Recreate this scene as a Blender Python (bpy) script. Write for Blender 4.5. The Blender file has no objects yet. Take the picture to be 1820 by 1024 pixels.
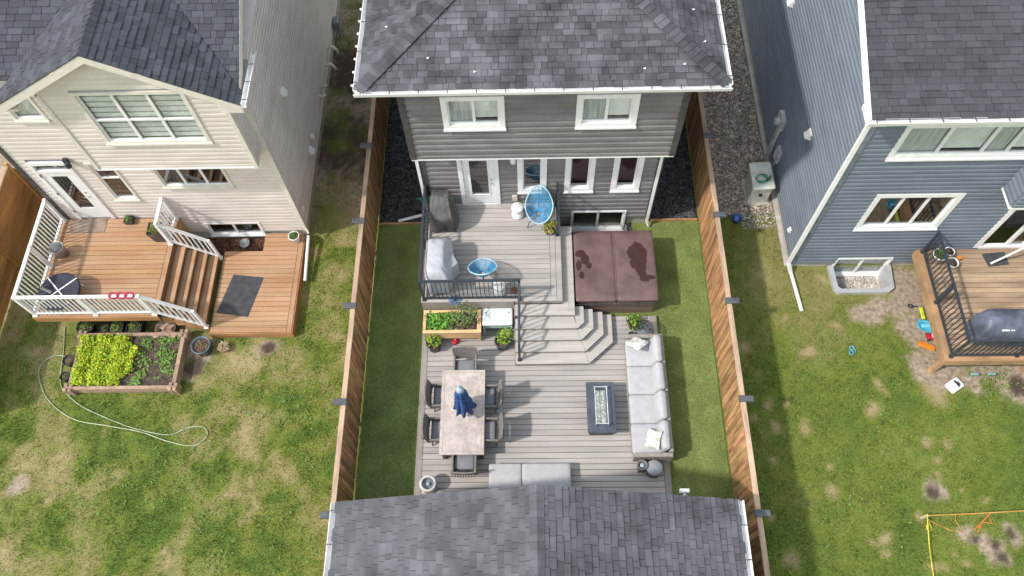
import bpy, bmesh, math, random
import numpy as np
from mathutils import Matrix, Vector
random.seed(7); RNG = np.random.default_rng(7)
SC = bpy.context.scene
COL = SC.collection
# ------------------------------------------------------------------ camera
CAM_H = 19.5
CAM_ROT = Matrix(((0.99969, 0.01199, 0.02173), (-0.00081, 0.89085, -0.4543), (-0.0248, 0.45414, 0.89059)))
cam = bpy.data.cameras.new('camera'); camo = bpy.data.objects.new('camera', cam); COL.objects.link(camo)
cam.sensor_width = 36.0; cam.lens = 1403.5/1820*36; cam.clip_start = 0.1; cam.clip_end = 2000
camo.matrix_world = Matrix.Translation((0, 0, CAM_H)) @ CAM_ROT.to_4x4()
SC.camera = camo
# ------------------------------------------------------------------ sky and sun
SUN = Vector((0.83, 0.33, -1.0)).normalized()
world = bpy.data.worlds.new('World'); SC.world = world; world.use_nodes = True
nt = world.node_tree; nt.nodes.clear()
sky = nt.nodes.new('ShaderNodeTexSky'); sky.sky_type = 'NISHITA'; sky.sun_disc = False
sky.sun_elevation = math.asin(-SUN.z); sky.sun_rotation = math.atan2(-SUN.x, -SUN.y)
sky.dust_density = 1.0; sky.ozone_density = 2.0; sky.air_density = 2.5   # hazy summer air
bg = nt.nodes.new('ShaderNodeBackground'); bg.inputs[1].default_value = 0.15
wo = nt.nodes.new('ShaderNodeOutputWorld')
hz = nt.nodes.new('ShaderNodeHueSaturation'); hz.inputs['Saturation'].default_value = 0.45
nt.links.new(sky.outputs[0], hz.inputs['Color']); nt.links.new(hz.outputs[0], bg.inputs[0]); nt.links.new(bg.outputs[0], wo.inputs[0])
sl = bpy.data.lights.new('sun', 'SUN'); sl.energy = 2.3; sl.angle = math.radians(2.6); sl.color = (1.0, 0.925, 0.85)
so = bpy.data.objects.new('sun', sl); COL.objects.link(so); so.rotation_euler = SUN.to_track_quat('-Z', 'Y').to_euler()
SC.view_settings.view_transform = 'Standard'; SC.view_settings.look = 'None'
SC.view_settings.exposure = 0.70; SC.view_settings.gamma = 1.0; SC.view_settings.use_curve_mapping = False

# ------------------------------------------------------------------ helpers
def proj(p):
    c = CAM_ROT.transposed() @ (Vector(p) - Vector((0, 0, CAM_H)))
    if c.z > -0.1: return None
    return (910 + 1403.5*c.x/-c.z, 512 - 1403.5*c.y/-c.z)

class MB:
    def __init__(s): s.v = []; s.f = []; s.T = None
    def add(s, vs, fs):
        b = len(s.v)
        if s.T is not None: vs = [tuple(s.T @ Vector(v)) for v in vs]
        s.v += [tuple(v) for v in vs]; s.f += [tuple(b+i for i in f) for f in fs]; return s
    def box(s, x0, x1, y0, y1, z0, z1, c=0.0):
        if c <= 0:
            return s.add([(x0,y0,z0),(x1,y0,z0),(x1,y1,z0),(x0,y1,z0),(x0,y0,z1),(x1,y0,z1),(x1,y1,z1),(x0,y1,z1)],
                     [(0,3,2,1),(4,5,6,7),(0,1,5,4),(1,2,6,5),(2,3,7,6),(3,0,4,7)])
        return s.add([(x0,y0,z0),(x1,y0,z0),(x1,y1,z0),(x0,y1,z0),(x0,y0,z1-c),(x1,y0,z1-c),(x1,y1,z1-c),(x0,y1,z1-c),
                      (x0+c,y0+c,z1),(x1-c,y0+c,z1),(x1-c,y1-c,z1),(x0+c,y1-c,z1)],
                     [(0,3,2,1),(0,1,5,4),(1,2,6,5),(2,3,7,6),(3,0,4,7),(4,5,9,8),(5,6,10,9),(6,7,11,10),(7,4,8,11),(8,9,10,11)])
    def cyl(s, p0, p1, r0, r1=None, n=12, cap=True):
        r1 = r0 if r1 is None else r1
        p0 = Vector(p0); p1 = Vector(p1); d = (p1-p0).normalized()
        a = d.orthogonal().normalized(); b = d.cross(a)
        vs = []
        for p, r in ((p0, r0), (p1, r1)):
            for i in range(n):
                t = 2*math.pi*i/n; vs.append(p + a*(r*math.cos(t)) + b*(r*math.sin(t)))
        fs = [(i, (i+1) % n, n+(i+1) % n, n+i) for i in range(n)]
        if cap: fs += [tuple(range(n-1, -1, -1)), tuple(range(n, 2*n))]
        return s.add(vs, fs)
    def lathe(s, prof, c=(0,0,0), n=20, closed=False, wob=None):
        vs = []; m = len(prof)
        for i in range(n):
            t = 2*math.pi*i/n
            for j, (r, z) in enumerate(prof):
                k = wob(t, j) if wob else 1.0
                vs.append((c[0]+r*k*math.cos(t), c[1]+r*k*math.sin(t), c[2]+z))
        fs = []
        for i in range(n):
            for j in range(m-1):
                a = i*m+j; b = ((i+1) % n)*m+j
                fs.append((a, b, b+1, a+1))
        return s.add(vs, fs)
    def tube(s, pts, r, n=6, closed=False):
        P = [Vector(p) for p in pts]; m = len(P); vs = []
        prev = None
        for i, p in enumerate(P):
            if closed: d = (P[(i+1) % m]-P[i-1])
            else: d = P[min(i+1, m-1)]-P[max(i-1, 0)]
            d = d.normalized() if d.length > 1e-9 else Vector((0,0,1))
            if prev is None: a = d.orthogonal().normalized()
            else:
                a = prev - d*prev.dot(d); a = a.normalized() if a.length > 1e-6 else d.orthogonal().normalized()
            prev = a; b = d.cross(a)
            for k in range(n):
                t = 2*math.pi*k/n; vs.append(p + a*(r*math.cos(t)) + b*(r*math.sin(t)))
        fs = []
        for i in range(m if closed else m-1):
            for k in range(n):
                A = i*n+k; B = i*n+(k+1) % n; C = ((i+1) % m)*n+(k+1) % n; D = ((i+1) % m)*n+k
                fs.append((A, B, C, D))
        if not closed: fs += [tuple(range(n-1,-1,-1)), tuple(range((m-1)*n, m*n))]
        return s.add(vs, fs)
    def prism(s, poly, z0, z1):
        n = len(poly)
        ar = sum(poly[i][0]*poly[(i+1) % n][1]-poly[(i+1) % n][0]*poly[i][1] for i in range(n))
        if ar < 0: poly = poly[::-1]
        return s.add([(x,y,z0) for x,y in poly]+[(x,y,z1) for x,y in poly],
                     [tuple(range(n-1,-1,-1)), tuple(range(n,2*n))]+[(i,(i+1)%n,n+(i+1)%n,n+i) for i in range(n)])
    def rbox(s, cx, cy, cz, sx, sy, sz, r=0.04, puff=0.0, n=6, jit=0.0):
        h = (sx/2, sy/2, sz/2); idx = {}; vs = []; fs = []
        r = min(r, *h)
        def pt(p):
            k = tuple(round(a, 5) for a in p)
            if k in idx: return idx[k]
            P = Vector((p[0]*h[0], p[1]*h[1], p[2]*h[2]))
            q = Vector([max(-(h[i]-r), min(h[i]-r, P[i])) for i in range(3)])
            d = P-q; L = d.length
            o = q + d*(r/L) if L > 1e-9 else P
            b = puff*(1-p[0]**2)*(1-p[1]**2)*(1 if p[2] > 0 else -0.3)
            if jit: b += jit*(math.sin(9*P.x+3*P.y+cx*7)+math.sin(8*P.y-4*P.x+cy*5))*0.5*(1 if p[2] > 0 else 0)
            o.z += b*abs(p[2])
            vs.append((cx+o.x, cy+o.y, cz+o.z)); idx[k] = len(vs)-1; return idx[k]
        g = [math.sin((i/n-0.5)*math.pi)*0.5+ (i/n-0.5) for i in range(n+1)]
        for ax in range(3):
            for sg in (-1, 1):
                for i in range(n):
                    for j in range(n):
                        q = []
                        for (a, b) in ((i,j),(i+1,j),(i+1,j+1),(i,j+1)):
                            p = [0,0,0]; p[ax] = sg; p[(ax+1)%3] = g[a]; p[(ax+2)%3] = g[b]; q.append(pt(p))
                        fs.append(tuple(q) if sg > 0 else tuple(q[::-1]))
        return s.add(vs, fs)
    def leaves(s, pts, size, tilt=0.9, aspect=0.55):
        for p in pts:
            a = random.uniform(0, 6.283); el = random.uniform(-0.2, tilt)
            d = Vector((math.cos(a)*math.cos(el), math.sin(a)*math.cos(el), math.sin(el)))
            w = Vector((-math.sin(a), math.cos(a), random.uniform(-0.35, 0.35))); L = size*random.uniform(0.6, 1.3)
            p = Vector(p); W = w*(L*aspect*0.5); up = d.cross(w)*(-0.12*L)
            s.add([p, p+d*(L*0.5)+W+up, p+d*L, p+d*(L*0.5)-W+up], [(0,1,2),(0,2,3)])
        return s

WORLD_ROOT = set()
def link(o, parent=None):
    COL.objects.link(o)
    if parent is not None:
        o.parent = parent
        if parent.name in WORLD_ROOT: o.matrix_parent_inverse = parent.matrix_basis.inverted()
    return o
def mesh_of(name, mb, m, smooth=False):
    me = bpy.data.meshes.new(name); me.from_pydata(mb.v, [], mb.f); me.update()
    if m is not None: me.materials.append(m)
    if smooth: me.shade_smooth()
    return me
def obj(name, mb, m, parent=None, smooth=False, **props):
    o = bpy.data.objects.new(name, mesh_of(name, mb, m, smooth)); link(o, parent)
    for k, v in props.items(): o[k] = v
    return o
def inst(name, me, parent, loc=(0,0,0), rot=(0,0,0), scale=(1,1,1)):
    o = bpy.data.objects.new(name, me); link(o, parent); o.location = loc; o.rotation_euler = rot; o.scale = scale; return o
def thing(name, label, cat, loc=(0,0,0), rotz=0.0, group=None, world=False):
    o = bpy.data.objects.new(name, None); COL.objects.link(o); o.empty_display_size = 0.2
    o.location = loc; o.rotation_euler = (0,0,rotz); o['label'] = label; o['category'] = cat
    if group: o['group'] = group
    o.matrix_basis = Matrix.Translation(loc) @ Matrix.Rotation(rotz, 4, 'Z')
    if world: WORLD_ROOT.add(o.name)
    return o
def tag(o, label, cat, group=None, kind=None):
    o['label'] = label
    if cat: o['category'] = cat
    if group: o['group'] = group
    if kind: o['kind'] = kind
    return o
def dup(root, loc, rotz=0, label=None, scale=None):
    r = root.copy(); COL.objects.link(r); r.location = loc; r.rotation_euler = (0,0,rotz)
    if scale: r.scale = scale
    if label: r['label'] = label
    for ch in list(root.children):
        c = ch.copy(); COL.objects.link(c); c.parent = r
        for g in ch.children:
            d = g.copy(); COL.objects.link(d); d.parent = c
    return r
def fast_mesh(name, V, F, m, parent=None, attrs=None, smooth=False):
    """V (n,3), F (m,k) numpy"""
    me = bpy.data.meshes.new(name); k = F.shape[1]
    me.vertices.add(len(V)); me.vertices.foreach_set('co', V.astype(np.float32).ravel())
    me.loops.add(F.size); me.loops.foreach_set('vertex_index', F.astype(np.int32).ravel())
    me.polygons.add(len(F)); me.polygons.foreach_set('loop_start', np.arange(0, F.size, k, dtype=np.int32))
    me.polygons.foreach_set('loop_total', np.full(len(F), k, dtype=np.int32))
    if smooth: me.polygons.foreach_set('use_smooth', np.ones(len(F), dtype=bool))
    me.update(calc_edges=True)
    for n, a in (attrs or {}).items():
        at = me.attributes.new(n, 'FLOAT', 'POINT'); at.data.foreach_set('value', a.astype(np.float32))
    me.materials.append(m)
    o = bpy.data.objects.new(name, me); return link(o, parent)

# ------------------------------------------------------------------ 2-D noise in numpy
_perm = RNG.random((256, 256))
def vnoise(x, y):
    xi = np.floor(x).astype(int); yi = np.floor(y).astype(int); fx = x-xi; fy = y-yi
    fx = fx*fx*(3-2*fx); fy = fy*fy*(3-2*fy)
    g = lambda a, b: _perm[a % 256, b % 256]
    return (g(xi,yi)*(1-fx)+g(xi+1,yi)*fx)*(1-fy)+(g(xi,yi+1)*(1-fx)+g(xi+1,yi+1)*fx)*fy
def fbm(x, y, o=4):
    r = 0; a = 0.5; t = 0
    for i in range(o): r = r+a*vnoise(x*2**i+17*i, y*2**i+31*i); t += a; a *= 0.5
    return r/t
def sstep(a, b, x):
    t = np.clip((x-a)/(b-a), 0, 1); return t*t*(3-2*t)

# ------------------------------------------------------------------ materials
_mats = {}
def lin(c):
    return tuple(((x/255)/12.92 if x/255 <= 0.04045 else ((x/255+0.055)/1.055)**2.4) for x in c)
def mat(name, col, rough=0.6, metal=0.0, spec=0.4, var=0.0, hue=0.0, nscale=6.0, namp=0.15, col2=None, stretch=(1,1,1),
        fscale=0.0, famp=0.0, bump=0.0, bscale=60.0, bdist=0.01, rvar=0.0, sss=0, sheen=0, coat=0, trans=0):
    if name in _mats: return _mats[name]
    m = bpy.data.materials.new(name); m.use_nodes = True; _mats[name] = m
    t = m.node_tree; N = t.nodes; L = t.links; b = N['Principled BSDF']
    b.inputs['Roughness'].default_value = rough; b.inputs['Metallic'].default_value = metal
    b.inputs['Specular IOR Level'].default_value = spec
    if coat: b.inputs['Coat Weight'].default_value = coat
    if sheen: b.inputs['Sheen Weight'].default_value = sheen
    geo = N.new('ShaderNodeNewGeometry'); mp = N.new('ShaderNodeVectorMath'); mp.operation = 'MULTIPLY'
    mp.inputs[1].default_value = stretch; L.new(geo.outputs['Position'], mp.inputs[0])
    # per-piece random: object random + island random
    oi = N.new('ShaderNodeObjectInfo'); ad = N.new('ShaderNodeMath'); ad.operation = 'ADD'
    L.new(oi.outputs['Random'], ad.inputs[0]); L.new(geo.outputs['Random Per Island'], ad.inputs[1])
    fr = N.new('ShaderNodeMath'); fr.operation = 'FRACT'; L.new(ad.outputs[0], fr.inputs[0])
    n1 = N.new('ShaderNodeTexNoise'); n1.inputs['Scale'].default_value = nscale; n1.inputs['Detail'].default_value = 4
    L.new(mp.outputs[0], n1.inputs['Vector'])
    mix = N.new('ShaderNodeMix'); mix.data_type = 'RGBA'
    c2 = col2 if col2 else tuple(max(0, c*(1-2*namp)) for c in col)
    mix.inputs['A'].default_value = (*c2, 1); mix.inputs['B'].default_value = (*(col if col2 else tuple(c*(1+2*namp) for c in col)), 1)
    rmp = N.new('ShaderNodeMapRange'); rmp.inputs['From Min'].default_value = 0.3; rmp.inputs['From Max'].default_value = 0.7
    L.new(n1.outputs['Fac'], rmp.inputs[0]); L.new(rmp.outputs[0], mix.inputs['Factor'])
    out = mix.outputs['Result']
    val = None
    def mul(a, bb):
        q = N.new('ShaderNodeMath'); q.operation = 'MULTIPLY'; L.new(a, q.inputs[0]); L.new(bb, q.inputs[1]); return q.outputs[0]
    if var:
        r = N.new('ShaderNodeMapRange'); r.inputs['To Min'].default_value = 1-var; r.inputs['To Max'].default_value = 1+var
        L.new(fr.outputs[0], r.inputs[0]); val = r.outputs[0]
    if famp:
        n2 = N.new('ShaderNodeTexNoise'); n2.inputs['Scale'].default_value = fscale; n2.inputs['Detail'].default_value = 3
        L.new(mp.outputs[0], n2.inputs['Vector'])
        r = N.new('ShaderNodeMapRange'); r.inputs['From Min'].default_value = 0.3; r.inputs['From Max'].default_value = 0.7
        r.inputs['To Min'].default_value = 1-famp; r.inputs['To Max'].default_value = 1+famp
        L.new(n2.outputs['Fac'], r.inputs[0]); val = mul(val, r.outputs[0]) if val else r.outputs[0]
    if val or hue:
        h = N.new('ShaderNodeHueSaturation'); L.new(out, h.inputs['Color'])
        if val: L.new(val, h.inputs['Value'])
        if hue:
            r = N.new('ShaderNodeMapRange'); r.inputs['To Min'].default_value = 0.5-hue; r.inputs['To Max'].default_value = 0.5+hue
            w = N.new('ShaderNodeMath'); w.operation = 'MULTIPLY'; w.inputs[1].default_value = 7.31; L.new(fr.outputs[0], w.inputs[0])
            w2 = N.new('ShaderNodeMath'); w2.operation = 'FRACT'; L.new(w.outputs[0], w2.inputs[0])
            L.new(w2.outputs[0], r.inputs[0]); L.new(r.outputs[0], h.inputs['Hue'])
        out = h.outputs['Color']
    L.new(out, b.inputs['Base Color'])
    if rvar:
        r = N.new('ShaderNodeMapRange'); r.inputs['From Min'].default_value = 0.35; r.inputs['From Max'].default_value = 0.65
        r.inputs['To Min'].default_value = max(0.05, rough-rvar); r.inputs['To Max'].default_value = min(1, rough+rvar)
        L.new(n1.outputs['Fac'], r.inputs[0]); L.new(r.outputs[0], b.inputs['Roughness'])
    if bump:
        n3 = N.new('ShaderNodeTexNoise'); n3.inputs['Scale'].default_value = bscale; n3.inputs['Detail'].default_value = 3
        L.new(mp.outputs[0], n3.inputs['Vector'])
        bp = N.new('ShaderNodeBump'); bp.inputs['Strength'].default_value = bump; bp.inputs['Distance'].default_value = bdist
        L.new(n3.outputs['Fac'], bp.inputs['Height']); L.new(bp.outputs[0], b.inputs['Normal'])
    return m
def glass_mat(name, tint=(0.93,0.945,0.94), refl=0.03):
    if name in _mats: return _mats[name]
    m = bpy.data.materials.new(name); m.use_nodes = True; _mats[name] = m
    t = m.node_tree; N = t.nodes; L = t.links; N.remove(N['Principled BSDF'])
    tr = N.new('ShaderNodeBsdfTransparent'); tr.inputs[0].default_value = (*tint, 1)
    gl = N.new('ShaderNodeBsdfGlossy'); gl.inputs['Roughness'].default_value = 0.03
    lw = N.new('ShaderNodeLayerWeight'); lw.inputs['Blend'].default_value = 0.5   # Schlick, same from both sides of the pane
    pw = N.new('ShaderNodeMath'); pw.operation = 'POWER'; pw.inputs[1].default_value = 5; L.new(lw.outputs['Facing'], pw.inputs[0])
    mr = N.new('ShaderNodeMath'); mr.operation = 'MULTIPLY_ADD'; mr.inputs[1].default_value = 0.9; mr.inputs[2].default_value = 0.03+refl; L.new(pw.outputs[0], mr.inputs[0])
    mx = N.new('ShaderNodeMixShader'); L.new(mr.outputs[0], mx.inputs[0]); L.new(tr.outputs[0], mx.inputs[1]); L.new(gl.outputs[0], mx.inputs[2])
    L.new(mx.outputs[0], N['Material Output'].inputs['Surface']); return m

WHITE = mat('white_vinyl', (0.78,0.78,0.78), 0.45, namp=0.03)
WHITE2 = mat('white_metal_paint', (0.8,0.8,0.8), 0.35, namp=0.03, nscale=3)
BLACKM = mat('black_metal', (0.03,0.036,0.045), 0.42, namp=0.1)
GLASS = glass_mat('window_glass')
GLASSD = glass_mat('dark_glass', (0.78,0.8,0.8), 0.10)
CLEAR = glass_mat('clear_glass', (0.9,0.94,0.94), 0.05)
SCREEN = mat('insect_screen', (0.10,0.10,0.10), 0.8)
CONC = mat('concrete', (0.42,0.40,0.37), 0.9, namp=0.1, nscale=4, fscale=40, famp=0.1, bump=0.3)
INT = mat('interior_wall', (0.35,0.33,0.31), 0.9)
INTF = mat('interior_floor', (0.10,0.085,0.075), 0.6)
DKSHADE = mat('underside_shade', (0.03,0.028,0.025), 0.9)  # near-black: shade under and between the deck boards, put into the colour
SOIL = mat('soil', (0.085,0.062,0.048), 0.95, namp=0.3, nscale=9, fscale=50, famp=0.4, bump=0.8, bscale=40, bdist=0.03)
# ================================================================== GROUND
DEAD = [(6.98,5.92,.28),(6.15,6.5,.2),(6.17,6.02,.25),(6.59,6.65,.12),(5.82,8.12,.25),(7.38,4.9,.14),(7.26,4.24,.25),(9.95,5.06,.15),(9.76,4.66,.12),(10.32,5.47,.18),(10.37,4.26,.1),(9.24,3.75,.17),(8.23,3.25,.2),(8.21,2.92,.15),(7.99,3.08,.12),(6.06,2.76,.3),(5.78,3.71,.16),(10.93,3.95,.13),(5.65,6.27,.15),(5.93,5.0,.16),(9.77,5.43,.2),(9.22,2.55,.2),(10.17,2.66,.12),(9.93,2.87,.1),(9.01,6.92,.2),(7.32,7.95,.3),(8.31,8.67,.25),(8.61,6.34,.25),(6.5,10.19,.2),(8.01,10.22,.3),(9.51,2.55,.15),(6.92,9.01,.15),(10.37,6.81,.45),(10.93,7.2,.4)]
DIRT = [(9.71,4.25,.28),(10.25,3.32,.2),(10.42,3.15,.15),(10.82,3.07,.25),(10.91,2.78,.22),(11.22,3.27,.2),(12.36,6.99,.6),(11.74,7.44,.5),(10.58,7.3,.5),(10.4,7.71,.4),(10.37,9.63,.6),(10.27,10.08,.6),(9.51,9.31,.4),(8.88,9.1,.35),(10.41,8.76,.5),(10.43,8.23,.4),(10.66,3.11,.2),(10.85,7.6,.5),(12.6,7.18,.5),(10.0,9.2,.5),(9.9,10.05,.4),(10.15,8.6,.45),(10.3,7.5,.45),(9.3,9.05,.4),(11.3,7.0,.35),(-8.9,8.1,.45),(-9.0,7.6,.3),(-7.0,8.2,.35),(-12.9,4.6,.3)]
TAN = [(-7.97,7.5,.9),(-7.34,7.85,.7),(-12.97,4.63,.6),(-11.69,4.18,.8),(-10.8,4.18,.8),(-10.77,3.56,.8),(-10.89,3.27,.6),(-8.68,4.73,.8),(-7.73,4.1,.8),(-6.71,4.03,.9),(-7.09,6.16,1.),(-6.43,6.16,.9),(-7.64,5.43,.8),(-12.41,3.33,.9),(-11.97,2.68,.8),(-10.86,2.68,.8),(-12.78,6.76,.6),(-12.83,5.27,.7),(-11.96,5.2,.6),(-5.36,3.72,.6),(-8.98,6.31,.4),(-9.91,6.95,.5),(-5.95,4.97,.6),(-7.33,4.72,.5),(-8.4,2.61,.6),(-10.4,4.68,.5),(-7.37,5.83,.9),(-6.0,9.6,.9),(-5.6,10.6,.7),(-13.5,8.0,.5)]
GREEN = [(-13.71,7.41,.9),(-12.3,5.27,.7),(-11.32,5.0,.6),(-8.33,6.79,.9),(-7.73,6.03,.6),(-9.61,5.51,.9),(-9.03,5.25,.9),(-7.88,4.98,.7),(-7.18,5.04,.6),(-6.43,5.62,.6),(-5.91,6.77,1.),(-6.47,6.98,.8),(-5.71,5.62,.6),(-10.09,4.17,.8),(-9.45,3.56,1.),(-8.93,3.74,.9),(-7.9,3.25,1.),(-7.36,3.73,.7),(-5.82,3.42,.9),(-6.06,4.33,.7),(-12.2,3.03,.6),(-11.56,3.45,.6),(-11.5,6.0,.7),(-10.88,5.33,.6),(-10.17,2.85,.7),(-13.61,6.35,.7),(-5.44,4.96,.7),(-9.09,3.02,.9),(-6.89,3.13,.9),(-13.18,5.81,.5),(-5.8,8.4,.9),(-5.2,9.0,.6)]
def fields(x, y):
    wx = x+0.5*(fbm(x*1.7, y*1.7)-0.5)*2; wy = y+0.5*(fbm(x*1.7+50, y*1.7+9)-0.5)*2
    left = x < 0.3
    d = 0.45+0.8*(fbm(wx*0.75+3, wy*0.75+8, 5)-0.5)+1.15*(fbm(wx*1.9+13, wy*1.5+2, 4)-0.5)
    for cx, cy, r in TAN: d = d+0.22*np.exp(-((wx-cx)**2+(wy-cy)**2)/(0.55*r)**2)
    for cx, cy, r in GREEN: d = d-0.34*np.exp(-((wx-cx)**2+(wy-cy)**2)/(0.55*r)**2)
    d = d+0.5*(fbm(x*7, y*7, 4)-0.5)
    d2 = 0.19+0.6*(fbm(wx*0.9+30, wy*0.9+4, 5)-0.45)+0.35*(fbm(x*6, y*6, 4)-0.5)+0.30*sstep(6.5, 9.5, y)
    for cx, cy, r in DEAD: d2 = np.maximum(d2, 1.0*np.exp(-(((x+wx)/2-cx)**2+((y+wy)/2-cy)**2)/(1.02*r)**2*1.1))
    dry = np.where(left, d, d2)
    dirt = np.zeros_like(x)
    for cx, cy, r in DIRT: dirt = np.maximum(dirt, np.exp(-(((x+wx)/2-cx)**2+((y+wy)/2-cy)**2)/(r)**2))
    dirt = np.maximum(dirt, 0.95*sstep(11.0, 13.5, y)*sstep(-4.4, -4.8, x)*(0.55+0.9*(fbm(x*1.2, y*1.2)-0.35)))   # bare strip between the houses
    dirt = sstep(0.25, 0.75, dirt+0.5*(fbm(x*5, y*5)-0.5))
    dry = np.where((y > 11.3) & left, 0.55+0.5*(fbm(x*1.5, y*1.5)-0.5)*2, dry)
    return np.clip(dry, 0, 1), np.clip(dirt, 0, 1)

def lawn_mat(name, blade):
    m = bpy.data.materials.new(name); m.use_nodes = True; t = m.node_tree; N = t.nodes; L = t.links; b = N['Principled BSDF']
    b.inputs['Roughness'].default_value = 0.85; b.inputs['Specular IOR Level'].default_value = 0.15
    a1 = N.new('ShaderNodeAttribute'); a1.attribute_name = 'dry'; a2 = N.new('ShaderNodeAttribute'); a2.attribute_name = 'dirt'
    geo = N.new('ShaderNodeNewGeometry')
    n = N.new('ShaderNodeTexNoise'); n.inputs['Scale'].default_value = 26; n.inputs['Detail'].default_value = 5; L.new(geo.outputs['Position'], n.inputs['Vector'])
    add = N.new('ShaderNodeMath'); add.operation = 'MULTIPLY_ADD'; add.inputs[1].default_value = 0.9 if not blade else 0.3; add.inputs[2].default_value = -0.45 if not blade else -0.15
    L.new(n.outputs['Fac'], add.inputs[0])
    s = N.new('ShaderNodeMath'); s.operation = 'ADD'; L.new(a1.outputs['Fac'], s.inputs[0]); L.new(add.outputs[0], s.inputs[1])
    cr = N.new('ShaderNodeValToRGB'); e = cr.color_ramp.elements
    e[0].position = 0.0; e[0].color = (0.092, 0.15, 0.028, 1); e[1].position = 1.0; e[1].color = (0.38, 0.305, 0.165, 1)
    q = cr.color_ramp.elements.new(0.35); q.color = (0.17, 0.208, 0.04, 1)
    q = cr.color_ramp.elements.new(0.65); q.color = (0.25, 0.235, 0.09, 1)
    L.new(s.outputs[0], cr.inputs[0])
    mx = N.new('ShaderNodeMix'); mx.data_type = 'RGBA'
    dn = N.new('ShaderNodeTexNoise'); dn.inputs['Scale'].default_value = 9; dn.inputs['Detail'].default_value = 6; L.new(geo.outputs['Position'], dn.inputs['Vector'])
    dr = N.new('ShaderNodeValToRGB'); dr.color_ramp.elements[0].position = 0.35; dr.color_ramp.elements[1].position = 0.65
    dr.color_ramp.elements[0].color = (0.25, 0.195, 0.145, 1); dr.color_ramp.elements[1].color = (0.46, 0.37, 0.28, 1); L.new(dn.outputs['Fac'], dr.inputs[0])
    L.new(a2.outputs['Fac'], mx.inputs['Factor']); L.new(cr.outputs[0], mx.inputs['A'])
    a3 = N.new('ShaderNodeAttribute'); a3.attribute_name = 'wet'; mw = N.new('ShaderNodeMix'); mw.data_type = 'RGBA'; L.new(a3.outputs['Fac'], mw.inputs['Factor'])
    L.new(dr.outputs[0], mw.inputs['A']); mw.inputs['B'].default_value = (0.085, 0.062, 0.048, 1); L.new(mw.outputs['Result'], mx.inputs['B'])
    hs = N.new('ShaderNodeHueSaturation'); L.new(mx.outputs['Result'], hs.inputs['Color'])
    if blade:
        r = N.new('ShaderNodeMapRange'); r.inputs['To Min'].default_value = 0.55; r.inputs['To Max'].default_value = 1.6
        L.new(geo.outputs['Random Per Island'], r.inputs[0]); L.new(r.outputs[0], hs.inputs['Value'])
        tb = N.new('ShaderNodeBsdfTranslucent'); ms = N.new('ShaderNodeMixShader'); ms.inputs[0].default_value = 0.25
        L.new(hs.outputs[0], tb.inputs[0]); L.new(b.outputs[0], ms.inputs[1]); L.new(tb.outputs[0], ms.inputs[2]); L.new(ms.outputs[0], N['Material Output'].inputs[0])
    else:
        n2 = N.new('ShaderNodeTexNoise'); n2.inputs['Scale'].default_value = 70; n2.inputs['Detail'].default_value = 4; L.new(geo.outputs['Position'], n2.inputs['Vector'])
        r = N.new('ShaderNodeMapRange'); r.inputs['From Min'].default_value = 0.3; r.inputs['From Max'].default_value = 0.7; r.inputs['To Min'].default_value = 0.6; r.inputs['To Max'].default_value = 1.35
        L.new(n2.outputs['Fac'], r.inputs[0]); L.new(r.outputs[0], hs.inputs['Value'])
        bp = N.new('ShaderNodeBump'); bp.inputs['Strength'].default_value = 0.7; bp.inputs['Distance'].default_value = 0.03; L.new(n2.outputs['Fac'], bp.inputs['Height']); L.new(bp.outputs[0], b.inputs['Normal'])
    L.new(hs.outputs[0], b.inputs['Base Color']); return m
def wet_field(x, y):
    w = np.zeros_like(x)
    for cx, cy, r in ((9.71,4.25,.22),(10.42,3.15,.16),(10.85,3.05,.2),(10.95,2.75,.2),(11.22,3.27,.2),(12.5,6.95,.35),(-7.0,8.2,.3),(-9.0,7.7,.4),(-5.6,15,1.6),(-5.5,18,1.8)): w = np.maximum(w, np.exp(-((x-cx)**2+(y-cy)**2)/r**2))
    return sstep(.3, .8, w+0.8*(fbm(x*6, y*6)-0.5))
WELLS = [(8.4, 9.9, 9.7, 10.5), (1.2, 2.8, 11.3, 12.0)]
def build_ground():
    st = 0.1
    xs = np.concatenate([[-300,-120,-50,-25], np.round(np.arange(-17, 16.01, st), 3), [25,50,120,300]])
    ys = np.concatenate([[-300,-100,-30,-8], np.round(np.arange(-1, 24.01, st), 3), [30,50,120,300]])
    X, Y = np.meshgrid(xs, ys); D, T = fields(X.ravel(), Y.ravel())
    Z = 0.012*(fbm(X.ravel()*1.1, Y.ravel()*1.1, 3)-0.5)
    V = np.stack([X.ravel(), Y.ravel(), Z], 1)
    nx = len(xs); i, j = np.meshgrid(np.arange(len(ys)-1), np.arange(nx-1), indexing='ij'); a = (i*nx+j).ravel()
    F = np.stack([a, a+1, a+1+nx, a+nx], 1)
    cx = V[F].mean(1); keep = np.ones(len(F), bool)
    for x0, x1, y0, y1 in WELLS: keep &= ~((cx[:,0] > x0) & (cx[:,0] < x1) & (cx[:,1] > y0) & (cx[:,1] < y1))
    o = fast_mesh('lawn_ground', V, F[keep], lawn_mat('lawn_soil', False), attrs={'dry': D, 'dirt': T, 'wet': wet_field(X.ravel(), Y.ravel())}, smooth=True)
    o['kind'] = 'structure'; o['label'] = 'patchy green and straw coloured lawn around the houses'
build_ground()

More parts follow.
